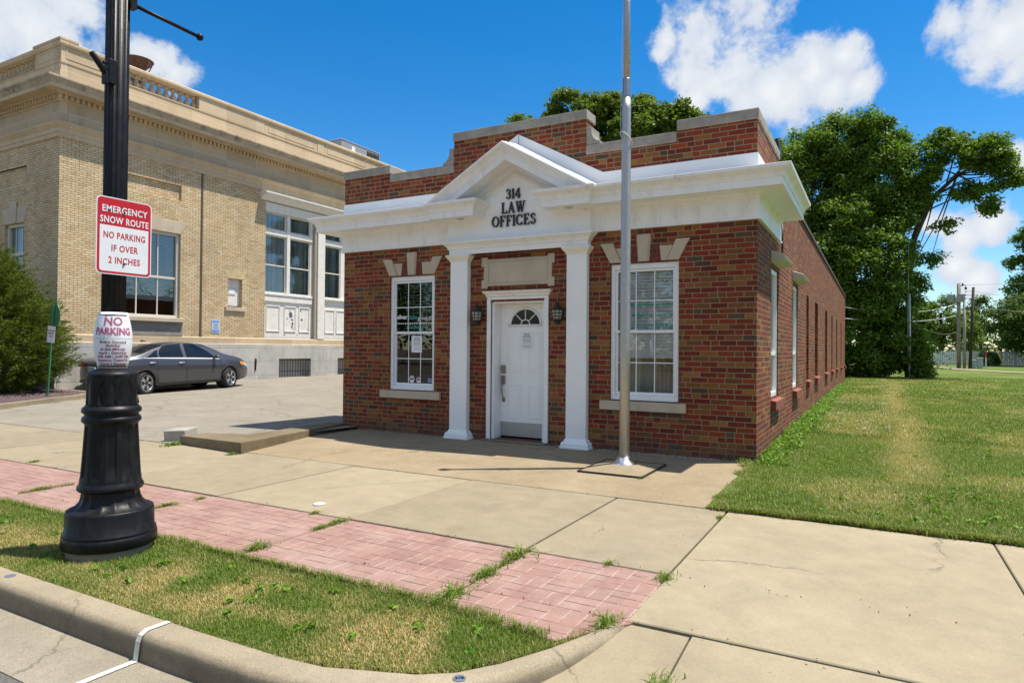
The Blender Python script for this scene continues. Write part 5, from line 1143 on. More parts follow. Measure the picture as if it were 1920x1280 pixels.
    for sd in (-1, 1):
        dr = patch('front_door_window', [(-.10, .93, 9.15), (-.09, .80, 9.6), (-.07, .66, 10.1), (-.05, .50, 10.6), (-.03, .33, 11.05)], M_tint, side=sd)
        patch('rear_door_window', [(-.93, -.20, 9.15), (-.92, -.19, 9.6), (-.90, -.18, 10.1), (-.83, -.16, 10.6), (-.72, -.14, 11.05)], M_tint, side=sd)
        patch('quarter_window', [(-1.36, -.98, 9.2), (-1.24, -.97, 9.6), (-1.12, -.95, 10.1), (-1.0, -.90, 10.5)], M_tint, side=sd)
        patch('window_trim', [(-1.42, .98, 9.0), (-1.38, .95, 9.12)], M_steel, off=.009, side=sd, n=16)
        patch('sill_skirt', [(-1.0, 1.05, 1.9), (-1.0, 1.05, 2.5)], basic('skirt', (.03, .031, .033), .5), off=.004, side=sd)
        patch('headlight', [(1.78, 2.17, 6.6), (1.74, 2.10, 7.6), (1.72, 1.98, 8.6)], basic('headlight', (.45, .45, .44), .1), off=.008, side=sd)
        patch('indicator', [(1.74, 1.93, 6.9), (1.72, 1.90, 8.5)], basic('amber', (.65, .22, .02), .2), off=.013, side=sd, n=4)
        patch('tail_light', [(-2.24, -2.0, 6.4), (-2.22, -1.98, 7.6), (-2.2, -2.02, 8.6)], basic('red_lens', (.16, .012, .012), .2), off=.008, side=sd, n=5)
        for x in (-.15, -1.02, 1.02):
            g = MB(); pts = [(x-.012*(k > 6), sd*(surf(x, 1.8+k*.72)[0]+.002), surf(x, 1.8+k*.72)[1]) for k in range(11)]; g.tube(pts, .0045, 4); g.build('door_gap', M_blackiron, root)
        for x in (-.30, -1.17):
            y, z = surf(x, 7.1); g = MB(); g.tube([(x-.10, sd*(y+.004), z), (x-.08, sd*(y+.028), z+.005), (x+.08, sd*(y+.028), z+.005), (x+.10, sd*(y+.004), z)], .014, 6); g.build('door_handle', M_steel, root)
        y, z = surf(.78, 9); g = MB(); g.lathe([(0, -.10), (.05, -.09), (.075, -.03), (.07, .06), (.04, .10), (0, .11)], (0, 0, 0), 10); mo = g.build('side_mirror', M_car, root); mo.location = (.80, sd*(y+.10), z+.07); mo.rotation_euler = (PI/2, 0, 0); mo.scale = (.8, .75, 1)
        for x in (-1.35, 1.35):
            ww = hw(x)
            g = MB(); g.lathe([(.36, -.02), (.36, .04)], n=36); a = g.build('wheel_arch', M_dark, root); a.location = (x, sd*.60, .335); a.rotation_euler = (sd*-PI/2, 0, 0)
            g = MB(); g.lathe([(.21, -.09), (.27, -.10), (.315, -.085), (.325, -.05), (.325, .05), (.315, .085), (.27, .10), (.225, .095), (.215, .07)], n=40); w = g.build('wheel', basic('tyre_rubber', (.018, .018, .019), .85), root); w.location = (x, sd*(ww-.125), .325); w.rotation_euler = (sd*-PI/2, 0, .3)
            g = MB(); g.lathe([(.0, .05), (.06, .07), (.065, .05)], n=20, caps=False)
            g.lathe([(.222, .06), (.232, .09), (.215, .098), (.208, .06)], n=40, caps=False)
            for s5 in range(5):
                for dlt in (-.16, .16):
                    a0 = 2*PI*s5/5; p0 = (.05*math.cos(a0), .05*math.sin(a0)); p1 = (.214*math.cos(a0+dlt), .214*math.sin(a0+dlt)); dx, dy = p1[0]-p0[0], p1[1]-p0[1]; ll = math.hypot(dx, dy); nx_, ny_ = -dy/ll*.016, dx/ll*.016
                    g.add([(p0[0]-nx_, p0[1]-ny_, .075), (p1[0]-nx_*1.2, p1[1]-ny_*1.2, .088), (p1[0]+nx_*1.2, p1[1]+ny_*1.2, .088), (p0[0]+nx_, p0[1]+ny_, .075), (p0[0]-nx_, p0[1]-ny_, .03), (p1[0]-nx_, p1[1]-ny_, .03), (p1[0]+nx_, p1[1]+ny_, .03), (p0[0]+nx_, p0[1]+ny_, .03)], [(0, 1, 2, 3), (0, 4, 5, 1), (2, 6, 7, 3)])
            g.build('rim', basic('machined_alloy', (.50, .50, .50), .3, metal=.7), w)
            g = MB(); g.lathe([(.0, .02), (.215, .02)], n=30, caps=False); g.build('hub_recess', M_blackiron, w)
    def top_patch(name, xs0, s0, s1, off=.006):
        g = MB(); vs = []; ss = [s0+(s1-s0)*j/3 for j in range(4)]
        cols = ss+[None]
        for x in xs0:
            row = [surf(x, s) for s in ss]; full = [(-y, z) for y, z in row]+[(y, z) for y, z in row[::-1]]
            vs += [(x, y, z+off) for y, z in full]
        n = 8; g.add(vs, [(i*n+j, i*n+j+1, (i+1)*n+j+1, (i+1)*n+j) for i in range(len(xs0)-1) for j in range(n-1)], True); return g.build(name, M_tint, root)
    top_patch('windscreen', [.52, .65, .8, .95, 1.12], 11.5, 13.4); top_patch('rear_window', [-1.42, -1.25, -1.05, -.85, -.72], 11.5, 13.4)
    g = MB(); g.box(-2.335, -2.30, -.16, .16, .66, .79); g.build('licence_plate', basic('plate', (.42, .55, .68), .4), root)
    g = MB(); g.tube([(-2.29, -.55, .40), (-2.335, 0, .40), (-2.29, .55, .40)], .05, 8); g.build('rear_bumper', M_blackiron, root)
    g = MB(); g.prism([(-.95, 1.455), (-.80, 1.465), (-.93, 1.50), (-.98, 1.495)], 'y', -.015, .015); g.build('roof_fin', M_car, root)
    g = MB()
    for sd in (-1, 1): g.tube([(-2.285, sd*.60, .86), (-2.31, sd*.42, .87)], .06, 8)
    g.build('tail_lamp', basic('red_lens_dark', (.10, .008, .008), .2), root)
car()

# ------------------------------------------------------------------ vegetation
def leaf_cloud(name, clumps, size, mat, seed=0, aspect=.55, droop=.25, upb=1.05):
    """clumps: (x, y, z, rx, ry, rz, n). One small folded four-point leaf per sample"""
    g = np.random.default_rng(seed); P = []; D = []
    for x, y, z, rx, ry, rz, n in clumps:
        v = g.normal(size=(n, 3)); v /= np.linalg.norm(v, axis=1)[:, None]; r = g.uniform(.02, 1, n)[:, None]**.55*g.uniform(.8, 1.25, (n, 1))
        P.append(np.array([x, y, z])+v*r*np.array([rx, ry, rz])); D.append(v)
    P = np.concatenate(P); D = np.concatenate(D); n = len(P)
    nrm = g.normal(size=(n, 3))*.75+D*.5+np.array([0, 0, upb]); nrm /= np.linalg.norm(nrm, axis=1)[:, None]
    a = g.normal(size=(n, 3))+D*.8+np.array([0, 0, -droop]); a -= nrm*(a*nrm).sum(1)[:, None]; a /= np.linalg.norm(a, axis=1)[:, None]; c = np.cross(nrm, a)
    L = (size*g.uniform(.6, 1.3, n))[:, None]; Wd = L*aspect*g.uniform(.8, 1.2, n)[:, None]
    V = np.stack([P-a*L*.5, P+c*Wd*.5-nrm*L*.06, P+a*L*.5-nrm*L*.14, P-c*Wd*.5-nrm*L*.06], 1)
    I = np.arange(n)[:, None]*4; F = np.concatenate([I+np.array([[0, 1, 2]]), I+np.array([[0, 2, 3]])])
    return fast_mesh(name, V.reshape(-1, 3), [F], mat)
def clumps_in(ells, rc, per, seed, zmin=None, inner=.35):
    g = random.Random(seed); out = []
    for x, y, z, rx, ry, rz, k in ells:
        for _ in range(k):
            while True:
                u = Vector((g.gauss(0, 1), g.gauss(0, 1), g.gauss(0, 1))).normalized(); r = g.uniform(inner, 1)**.6
                q = (x+u.x*r*rx, y+u.y*r*ry, z+u.z*r*rz)
                if zmin is None or q[2] > zmin: break
            c = rc*g.uniform(.55, 1.35); out.append((q[0], q[1], q[2], c*g.uniform(.9, 1.35), c*g.uniform(.9, 1.35), c*g.uniform(.6, .95), int(per*(c/rc)**2)))
    return out
def tree(name, label, cat, base, trunk, ells, rc, per, leaf, mat, seed, group=None, bark=M_bark, limbs=14, lr=.09, **kw):
    root = thing(name, label, cat, base, group=group); bx_, by_, bz_ = base
    cl = clumps_in(ells, rc, per, seed, kw.get('zmin'), kw.get('inner', .35))
    o = leaf_cloud('crown', cl, leaf, mat, seed, kw.get('aspect', .55)); o.parent = root; o.matrix_parent_inverse = Matrix.Translation((-bx_, -by_, -bz_))
    b = MB(); pts = [p for p, r in trunk]; b.tube(pts, [r for p, r in trunk], 10); g = random.Random(seed+1)
    for q in g.sample(cl, min(limbs, len(cl))):
        k = g.randrange(max(1, len(trunk)//2), len(trunk)); s = Vector(trunk[k][0]); e = Vector(q[:3]); mid = s.lerp(e, .5)+Vector((g.uniform(-.3, .3), g.uniform(-.3, .3), g.uniform(0, .5)))
        r0_ = min(lr, trunk[k][1]*.7); b.tube([s, s.lerp(mid, .5), mid, mid.lerp(e, .5), e], [r0_, r0_*.8, r0_*.6, r0_*.42, r0_*.2], 6)
    tr = b.build('trunk', bark, root); tr.matrix_parent_inverse = Matrix.Translation((-bx_, -by_, -bz_)); return root
tree('tree', 'broad dense green tree behind the far end of the brick office', 'tree', (-1.5, 35, 0), [((-1.5, 35, 0), .35), ((-1.5, 35, 4), .3), ((-1.3, 35, 8), .22), ((-1, 34.5, 12), .1)],
     [(-1.5, 34.5, 10.3, 4.2, 3.0, 4.4, 270), (-.4, 33.4, 13.2, 1.9, 1.8, 1.9, 48), (-1.0, 33.3, 14.6, .5, .6, .9, 7), (1.2, 33, 13.4, .8, 1, 1.1, 14), (1.7, 33, 10.6, 1.7, 1.9, 3., 105), (-3.4, 33.5, 12.2, 1.9, 2, 1.8, 30), (.6, 32, 6.2, 2.7, 2.3, 4.2, 200), (-2.2, 32, 5.5, 2.8, 2.5, 5., 110), (.3, 31.3, 2.5, 2.6, 1.4, 2.6, 80)], .58, 240, .19, M_leafA, 5, limbs=26)
lean = [((2.8, 33, 0), .17), ((2.82, 33, 4), .16), ((2.87, 33, 6.6), .15), ((3.15, 33, 7.8), .15), ((3.55, 33, 8.9), .14), ((4.0, 33, 9.7), .12), ((4.5, 33, 10.2), .10), ((5.0, 33, 10.7), .07), ((5.8, 33, 11.1), .05)]
tree('tree', 'tree with a bare limb leaning out right over the lawn', 'tree', (2.8, 33, 0), lean,
     [(4.3, 33, 12.3, 1.1, 1.2, .9, 29), (5.7, 33, 11.9, 1.2, 1.3, .9, 33), (6.7, 33, 11.2, 1.0, 1.2, .8, 24), (7.3, 33, 10.4, .6, .9, .5, 12), (6.2, 33, 9.7, .9, 1, .6, 14), (5.2, 33, 9.8, .6, .9, .5, 6), (3.5, 33, 11.0, .9, 1.1, 1.0, 20), (4.5, 33, 8.0, .5, .6, .35, 4), (3.5, 33, 9.4, .5, .8, .7, 9), (6.5, 33, 8.8, .45, .6, .35, 6), (2.9, 33, 5.6, .7, .8, 1.8, 22), (4.0, 33, 6.2, .3, .4, .3, 4)], .44, 150, .19, M_leafA, 9, limbs=26, lr=.045)
sh = thing('shrub', 'leafy wild shrub at the foot of the leaning tree', 'shrub', (2.6, 31.7, 0))
o = leaf_cloud('foliage', clumps_in([(2.3, 31.8, 1.9, 1.3, 1.2, 1.9, 42), (3.3, 31.6, .8, .7, .7, .8, 14), (1.2, 31.3, .7, 1.0, .7, .6, 14)], .42, 220, .17, 21) if False else clumps_in([(2.3, 31.8, 1.9, 1.3, 1.2, 1.9, 42), (3.3, 31.6, .8, .7, .7, .8, 14), (1.2, 31.3, .7, 1.0, .7, .6, 14)], .42, 220, 21), .17, M_leafA, 21); o.parent = sh; o.matrix_parent_inverse = Matrix.Translation((-2.6, -31.7, 0))
fr = MB(); g = random.Random(2)
for k in range(16):
    a = g.uniform(-.6, 1.2); s = Vector((3.2+g.uniform(-.4, .3), 31.3+g.uniform(-.4, .3), .9+g.uniform(0, 1.3))); dr_ = Vector((math.cos(a), -.35, .25)); n = 9
    for j in range(n):
        p = s+dr_*(.14*j)+Vector((0, 0, -.012*j*j))
        for sg in (-1, 1):
            q = p+Vector((-.2*dr_.y*sg*1.6+.05, dr_.x*sg*.16, sg*.10-.03)); w_ = Vector((.04, 0, .02)); fr.add([p, p.lerp(q, .5)+w_, q, p.lerp(q, .5)-w_], [(0, 1, 2, 3)])
fr_o = fr.build('frond', M_leafC, sh); fr_o.matrix_parent_inverse = Matrix.Translation((-2.6, -31.7, 0))
tree('tree', 'rounded tree crown rising behind the parapet of the brick office', 'tree', (-15.5, 35, 0), [((-15.5, 35, 0), .45), ((-15.5, 35, 8), .38), ((-15.4, 35, 12), .28), ((-15.2, 35, 16), .15)],
     [(-15.5, 34.5, 15.6, 6.4, 4.0, 2.4, 130), (-17.6, 34, 18.3, 1.5, 1.6, 1.3, 24), (-16.2, 34, 17.6, 1.5, 1.6, 1.2, 22), (-20.4, 34, 17.5, 1.7, 1.6, .8, 22), (-18.8, 34, 17, 1.4, 1.5, 1., 14), (-14.6, 34, 17.8, 1.2, 1.5, 1., 18), (-13., 34, 17.3, 1.5, 1.6, 1.1, 22), (-11., 34, 16.3, 1.7, 1.5, .9, 22), (-9.5, 34, 16.2, .8, 1., .6, 9), (-14.5, 34, 16.6, 5.5, 2, 1.1, 60)], .55, 190, .27, M_leafB, 13, limbs=30, inner=.5)
tree('tree', 'mid green tree beyond the white fence behind the utility poles', 'tree', (7.9, 83, 0), [((7.9, 83, 0), .3), ((7.9, 83, 3), .25), ((7.9, 83, 6), .1)], [(7.6, 83, 4.9, 2.9, 2.6, 2.9, 70), (10.6, 84, 3.7, 1.6, 1.6, 2.2, 24), (5.4, 84, 4.4, 2., 2, 2.5, 30)], .75, 130, .30, M_leafC, 15, limbs=8)
tree('tree', 'dark spreading shade tree with low crown by the white fence', 'tree', (14.6, 74, 0), [((14.6, 74, 0), .32), ((14.6, 74, 2), .28), ((14.6, 74, 5), .15)], [(14.9, 74, 4.3, 4.1, 3.6, 2.7, 110), (17.5, 75, 5.5, 3.5, 3, 3., 60)], .8, 170, .28, M_leafD, 16, limbs=10)
tree('tree', 'tallest tree on the right standing above the darker shade tree', 'tree', (17.2, 82, 0), [((17.2, 82, 0), .5), ((17.2, 82, 6), .42), ((17, 82, 12), .2)], [(17.2, 82, 10.3, 3.3, 3, 3.2, 60), (18., 82, 14.2, 3., 2.6, 2.6, 50), (15.2, 81, 8.0, 2.0, 2, 1.7, 22), (15.6, 82, 13.8, 1.3, 1.5, .9, 12)], .75, 160, .30, M_leafA, 17, limbs=16, inner=.5)
tree('tree', 'small distant tree between the utility poles and the tallest tree', 'tree', (12.7, 92, 0), [((12.7, 92, 0), .25), ((12.7, 92, 5), .1)], [(12.7, 92, 5.6, 1.9, 2, 2.9, 34)], .7, 140, .28, M_leafD, 18, limbs=6)
bs = thing('shrub', 'low rounded bush against the white fence', 'shrub', (11.5, 74.5, 0)); o = leaf_cloud('foliage', clumps_in([(11.5, 74.5, .8, 1.1, .8, .8, 22)], .4, 110, 19), .2, M_leafD, 19); o.parent = bs; o.matrix_parent_inverse = Matrix.Translation((-11.5, -74.5, 0))
tl_ = leaf_cloud('far_woods', [(x, 118+g.uniform(-4, 8), g.uniform(.5, 6.5), 3.2, 2, 2.6, 420) for x in np.arange(-12, 70, 1.1)], .55, M_leafD, 23); tag(tl_, kind='stuff')
opp = leaf_cloud('far_woods', [(x, -48+g.uniform(-4, 4), g.uniform(1.5, 9), 3.4, 2.4, 3.2, 420) for x in np.arange(-60, 50, 1.2)]+[(52+g.uniform(-4, 4), y, g.uniform(1.5, 10), 2.6, 3.4, 3.4, 260) for y in np.arange(-40, 70, 2.)], .6, M_leafC, 24); tag(opp, kind='stuff')
# juniper
jn = thing('juniper_bush', 'big feathery juniper bush in the gravel bed at the lot edge', 'bush', (-18.7, -.4, .17))
gj = np.random.default_rng(31); P = []; D = []
for k in range(2600):
    th = gj.uniform(0, 2*PI); zz = gj.uniform(0, 1)**1.1; rmax = 2.0*np.interp(zz, [0, .15, .35, .6, .85, 1.], [.72, .95, 1., .78, .38, .08])*(.86+.10*math.sin(3*th+1)+.06*math.sin(7*th+zz*9)); r = rmax*gj.uniform(.15, 1.0)**.5
    c = np.array([-18.7+r*math.cos(th), -.4+r*math.sin(th), .22+zz*3.3]); dirn = np.array([math.cos(th)*.85, math.sin(th)*.85, gj.uniform(-.05, .75)]); dirn /= np.linalg.norm(dirn); Ls = gj.uniform(.3, .8)
    n = 62; tt = gj.uniform(0, 1, n)[:, None]; P.append(c+dirn*tt*Ls+gj.normal(size=(n, 3))*.055*(1.15-tt)); D.append(np.repeat(dirn[None], n, 0))
P = np.concatenate(P); D = np.concatenate(D); n = len(P); a = D+gj.normal(size=(n, 3))*.55; a /= np.linalg.norm(a, axis=1)[:, None]; c = np.cross(a, gj.normal(size=(n, 3))); c /= np.linalg.norm(c, axis=1)[:, None]
L = gj.uniform(.06, .14, n)[:, None]; V = np.stack([P-c*.010, P+c*.010, P+a*L], 1); I = np.arange(n)[:, None]*3
o = fast_mesh('foliage', V.reshape(-1, 3), [I+np.array([[0, 1, 2]])], M_juniper); o.parent = jn; o.matrix_parent_inverse = Matrix.Translation((18.7, .4, -.17))
b = MB()
for k in range(26):
    th = k*2.4; b.tube([(.0, 0, -.05), (.4*math.cos(th), .4*math.sin(th), .5+.04*k), (1.2*math.cos(th)*(1-k/40), 1.2*math.sin(th)*(1-k/40), .8+.08*k)], [.07, .045, .01], 6)
b.build('stem', M_bark, jn)

def blades(name, X, Y, Z, h, wd, dry, mat, seed, kind='stuff', lean=.5):
    g = np.random.default_rng(seed); n = len(X); a = g.uniform(0, 2*PI, n); ln = h*g.uniform(.1, 1., n)*lean; dx, dy = np.cos(a), np.sin(a); px, py = -dy, dx
    b0 = np.stack([X, Y, Z], 1); side = np.stack([px, py, np.zeros(n)], 1)*wd[:, None]; mid = b0+np.stack([dx*ln*.35, dy*ln*.35, h*.6], 1); tip = b0+np.stack([dx*ln, dy*ln, h*(1-.25*(ln/h)**2)], 1)
    V = np.stack([b0-side, b0+side, mid+side*.75, mid-side*.75, tip], 1).reshape(-1, 3); I = np.arange(n)[:, None]*5
    o = fast_mesh(name, V, [I+np.array([[0, 1, 2, 3]]), I+np.array([[3, 2, 4]])], mat, {'dry': np.repeat(dry, 5)})
    if kind: tag(o, kind=kind)
    return o
def vnoise(x, y, s, seed):
    g = np.random.default_rng(seed); T = g.random((64, 64)); u, v = x*s+100, y*s+100; i, j = np.floor(u).astype(int), np.floor(v).astype(int); fu, fv = u-i, v-j; fu, fv = fu*fu*(3-2*fu), fv*fv*(3-2*fv)
    q = lambda a, b_: T[a % 64, b_ % 64]
    return (q(i, j)*(1-fu)+q(i+1, j)*fu)*(1-fv)+(q(i, j+1)*(1-fu)+q(i+1, j+1)*fu)*fv
def fbm(x, y, s, seed): return (vnoise(x, y, s, seed)+.5*vnoise(x, y, s*2.1, seed+1)+.25*vnoise(x, y, s*4.3, seed+2))/1.75
# verge grass
g = np.random.default_rng(41); N = 190000; x = g.uniform(-6.5, .2, N); y = g.uniform(-6.5, -5.33, N)
front_ = np.interp(x, [-1.6, -1.05, -.81, -.42, -.28, -.16, -.03, .07, .14], [-6.49, -6.475, -6.45, -6.30, -6.2, -6.04, -5.79, -5.54, -5.35]); back_ = np.interp(x, [-6.5, -.8, -.05, .14, .2], [-5.62, -5.62, -5.70, -5.38, -5.33])+.022*np.sin(x*23)+.018*np.sin(x*61)+.012*np.sin(x*113)
k = (y > front_-.012) & (y < back_) & (np.hypot(x+3.27, y+5.95) > .262); x, y = x[k], y[k]; fr2, bk2 = front_[k], back_[k]
rel = (y-fr2)/np.maximum(bk2-fr2, .05); dry = np.clip((fbm(x, y, 2.7, 3)-.33)*4.2, 0, 1)*np.clip(1.3-abs(rel-.40)*2.1, 0, 1)*np.interp(x, [-3.4, -2.8, -2.3, -.4, -.05], [.6, .35, 1, 1, .45])
dry = np.clip(dry*1.15+.02+g.normal(0, .2, len(x)), 0, 1); hh = g.uniform(.014, .034, len(x))*(1-.35*dry)*np.interp(rel, [0, .08, .8, .95, 1], [.9, 1, 1.1, 1.35, 1.5])
blades('grass', x, y, np.full(len(x), -.014), hh, g.uniform(.0010, .0022, len(x)), dry, M_grass, 42, lean=1.1)
# lawn: dense near the pavement, sparser beyond
def lawn_z(x, y): return np.where(y > -2.3, .012+.02*np.sin(x*1.3+y*.7)*np.sin(y*.9)+.03*np.clip(y/8, 0, 1), .008)
def lawn_patch(n, x0, x1, y0, y1, h0, h1, w0, w1, seed):
    g = np.random.default_rng(seed); y = y0+(y1-y0)*g.random(n)**1.5-.05*(g.random(n)**2)*(np.sin(g.random(n)*0+np.arange(n)*.0)+1); x = g.uniform(x0, x1, n); lim = 1.29+(y+8.595)*1.45; k = (x < lim+.4)
    edge = np.where(y < -.3, .105+.05*np.sin(y*9)+.03*np.sin(y*23)-.14*np.clip((y+1.3)/1., 0, 1), .005); k &= x > edge; x, y = x[k], y[k]
    near = (y < -2.42+.03*np.sin(x*14)+.02*np.sin(x*37)); 
    d = .6*np.clip((fbm(x, y*.75, .95, 7)-.54)*5.5, 0, 1)
    trk = np.clip(1.2-abs(x-1.75-.5*(vnoise(x*0, y, .5, 9)-.5))*2.7, 0, 1)*.85*np.clip(fbm(x, y, 1.6, 12)*1.7, 0, 1); d = np.maximum(d, trk*(y > -.5)); d *= np.clip((y+2.7)/.5, .15, 1)*np.clip(x/.5, .15, 1)
    d = np.clip(d*.9+.06+g.normal(0, .22, len(x)), 0, 1); lush = np.clip(1-(x-.0)/.35, 0, 1)*(y > -.2); d *= 1-lush
    h = g.uniform(h0, h1, len(x))*(1-.4*d)*(1+.8*lush)*np.where(near, 1.15, 1)
    blades('grass', x, y, lawn_z(x, y), h, g.uniform(w0, w1, len(x)), d, M_grass, seed+1, lean=1.2)
lawn_patch(150000, -.2, 6, -2.66, 3.5, .022, .050, .0016, .0032, 51)
lawn_patch(120000, 0, 11, 3.4, 14, .03, .06, .003, .006, 53)
lawn_patch(90000, 0, 22, 13.8, 34, .035, .07, .006, .013, 55)
g = np.random.default_rng(91); n = 9000; x = g.uniform(.03, 5.5, n); lump = fbm(x, x*0, 3.5, 17); y = -2.672-g.uniform(0, .055, n)*np.clip((lump-.3)*3, 0, 1)+g.uniform(0, .05, n)
n2 = 4500; y2 = g.uniform(-2.66, -.1, n2); e2 = .115+.05*np.sin(y2*9)+.03*np.sin(y2*23)-.14*np.clip((y2+1.3)/1., 0, 1); x2 = e2+g.normal(-.015, .035, n2)
X_, Y_ = np.concatenate([x, x2]), np.concatenate([y, y2]); m_ = len(X_)
blades('grass', X_, Y_, np.full(m_, .004), g.uniform(.025, .065, m_), g.uniform(.0016, .003, m_), np.clip(g.normal(.2, .25, m_), 0, 1), M_grass, 92, lean=1.4)
n = 5000; x = g.uniform(-5.5, -.1, n); lump = fbm(x, x*0, 5., 18); y = -5.625+np.where(x > -.8, -.1*np.clip((x+.8)/.75, 0, 1), 0)+g.uniform(-.02, .06, n)*np.clip((lump-.35)*4, 0, 1)
blades('grass', x, y, np.full(n, -.002), g.uniform(.02, .055, n), g.uniform(.0011, .0022, n), np.clip(g.normal(.1, .2, n), 0, 1), M_grass, 93, lean=1.5)
xs_, ys_ = [], []
for xj, k_ in ((-.80, 1.), (-2.43, .9), (-4.08, .7), (-5.70, .8)):
    yy = g.uniform(-5.64, -4.52, 900); keep = fbm(yy*0+xj*7, yy, 4.2, 19) > .58-.10*k_; yy = yy[keep]; xs_.append(xj+.012*np.sin(yy*9)+g.normal(0, .011, len(yy))); ys_.append(yy)
X_, Y_ = np.concatenate(xs_), np.concatenate(ys_); m_ = len(X_)
blades('weeds', X_, Y_, np.full(m_, -.006), g.uniform(.012, .040, m_), g.uniform(.0012, .0026, m_), np.clip(g.normal(.05, .15, m_), 0, 1), M_grass, 94, lean=1.5)
# leafy growth along the foot of the side wall
cl = [(abs(g.normal(.03, .12))+.05, yy, g.uniform(.03, .13)*(1 if yy > 1 else .6), .11, .14, .09, 34) for yy in g.uniform(-.15, 19, 420)]
tag(leaf_cloud('weeds', cl, .05, M_weed, 61, .5), kind='stuff')
cl = [(x_+g.uniform(-.05, .05), y_+g.uniform(-.05, .05), .03, .07, .06, .05, 60) for x_, y_ in ((-.05, -.10), (-.16, -.12), (-.3, -.08), (.05, -.2), (-.1, -.05), (.06, -.35))]
tag(leaf_cloud('weeds', cl, .03, M_weed, 62, .35), kind='stuff')
# broad-leaved weeds and small litter
ws = [(g.uniform(.25, 6), g.uniform(-2.4, 7)) for _ in range(230)]
cl = [(x_, y_, .035, g.uniform(.03, .09), g.uniform(.03, .09), .018, 26) for x_, y_ in ws]+[(g.uniform(-5, -.3), g.uniform(-6.35, -5.75), .012, g.uniform(.02, .045), g.uniform(.02, .045), .012, 18) for _ in range(34)]
tag(leaf_cloud('weeds', [c_ for c_ in cl if math.hypot(c_[0]+3.27, c_[1]+5.95) > .36], .034, M_weed, 63, .55), kind='stuff')
lt_ = [(g.uniform(-6, 5), g.choice([-4.53, -2.68, -5.33, g.uniform(-5.3, -.1)])+g.normal(0, .02), .004, .01, .01, .003, 1) for _ in range(420)]
tag(leaf_cloud('leaf_litter', [q for q in lt_ if q[1] > -5.35], .016, basic('dead_leaf', (.10, .07, .04), .9, var=.5, scale=30), 64, .5), kind='stuff')
# clover heads
cx = g.uniform(.3, 1.5, 260); cy = g.uniform(4., 14., 260); b = MB()
for x_, y_ in zip(cx, cy): b.lathe([(.004, 0), (.010, .006), (.006, .014)], (x_, y_, .055), 5)
tag(b.build('clover', M_paper), kind='stuff')
# single weed tufts in the joints
TUFT = [(-7.42, -4.44, .07, 'weed tuft at the back edge of the red paving, far left'), (-5.70, -5.20, .09, 'weed tuft in a paving joint behind the lamp base, nearest the left edge'), (-4.09, -4.98, .07, 'thin weed in the paving joint just right of the lamp base'), (-4.07, -4.68, .06, 'weed sprig at the top of the joint beside the lamp base'),
        (-2.80, -4.54, .06, 'little weed at the back edge of the paving near the white cap'), (-2.44, -4.66, .08, 'weed tuft at the top of the middle paving joint'), (-2.43, -4.86, .07, 'weed tuft a little down the middle paving joint'), (-2.42, -5.44, .12, 'long weed patch at the bottom of the middle paving joint by the grass'),
        (-.81, -4.70, .14, 'large weed tuft at the top of the right paving joint'), (-.80, -5.10, .12, 'spiky weed tuft half way along the right paving joint'), (-.78, -5.50, .15, 'yellowish weed tuft at the bottom of the right paving joint'), (-.22, -4.53, .06, 'small weed on the back edge of the right end paving slab'),
        (.17, -4.62, .09, 'weed at the joint where the red paving ends'), (.10, -5.42, .11, 'weed tuft by the end of the curved kerb'), (.16, -2.95, .06, 'small weed in the concrete joint near the lawn corner'), (-7.3, -2.75, .16, 'grassy weed clump at the foot of the low wall by the block'), (-5.92, -2.88, .10, 'wispy weed at the outer corner of the low wall'), (-.92, -1.66, .08, 'weed growing at the corner of the flagpole pad'), (.50, -5.85, .12, 'weed in the joint of the kerb ramp')]
protos = []
for v_ in range(3):
    g2 = np.random.default_rng(70+v_); n = 150; rr_ = abs(g2.normal(0, .42, n)); aa = g2.uniform(0, 2*PI, n)
    o = blades('weed_tuft', rr_*np.cos(aa)*.9, rr_*np.sin(aa), np.zeros(n), g2.uniform(.15, .55, n), g2.uniform(.012, .035, n), np.clip(g2.normal(.0+.05*v_, .1, n), 0, 1), M_grass, 80+v_, None, 1.6); protos.append(o)
for i, (x_, y_, s_, lab) in enumerate(TUFT):
    o = protos[i] if i < 3 else protos[i % 3].copy()
    if i >= 3: COL.objects.link(o)
    zt_ = -.05 if x_ > .4 and y_ < -5 else .0
    o.location = (x_, y_, zt_); o.scale = (s_*1.0, s_*1.6, s_*.85); o.rotation_euler = (0, 0, 0); tag(o, lab, 'weed', 'weeds in the pavement joints')

# ------------------------------------------------------------------ green post with signs, fence, poles, wires
gp = thing('sign_post', 'slim green steel sign post leaning in front of the juniper bush', 'sign post', (-16.40, .10, .16))
b = MB(); b.box(-.03, .03, -.014, .014, -.1, 2.22); o = b.build('post', M_green, gp); o.rotation_euler = (0, .10, 0)
st = thing('street_sign', 'dark green octagonal sign seen edge on at the top of the green post', 'sign', (-16.17, .13, 2.10)); b = MB(); b.prism([(.30*math.cos(R_(22.5+45*k)), .30*math.sin(R_(22.5+45*k))) for k in range(8)], 'x', -.004, .004); o = b.build('panel', M_green, st); o.rotation_euler = (0, 0, R_(84))
st = thing('street_sign', 'small white notice plate fixed to the green post', 'sign', (-16.22, .075, 1.64)); b = MB(); b.box(-.135, .135, -.006, .0, -.20, .20); o = b.build('plate', M_sign, st); o.rotation_euler = (0, .10, .12)
b = MB(); b.merge(text_mb('CUSTOMER\nPARKING\nONLY', .052, .0004, bold=.0012, line=1.3), M_FRONT(0, -.0075, .02)); k_ = b.build('plate_lettering', M_maroon, st); k_.rotation_euler = (0, .10, .12)
fc = thing('white_fence', 'long white board fence beyond the lawn behind the poles', 'fence', (4, 77, 0))
b = MB(); x = 0
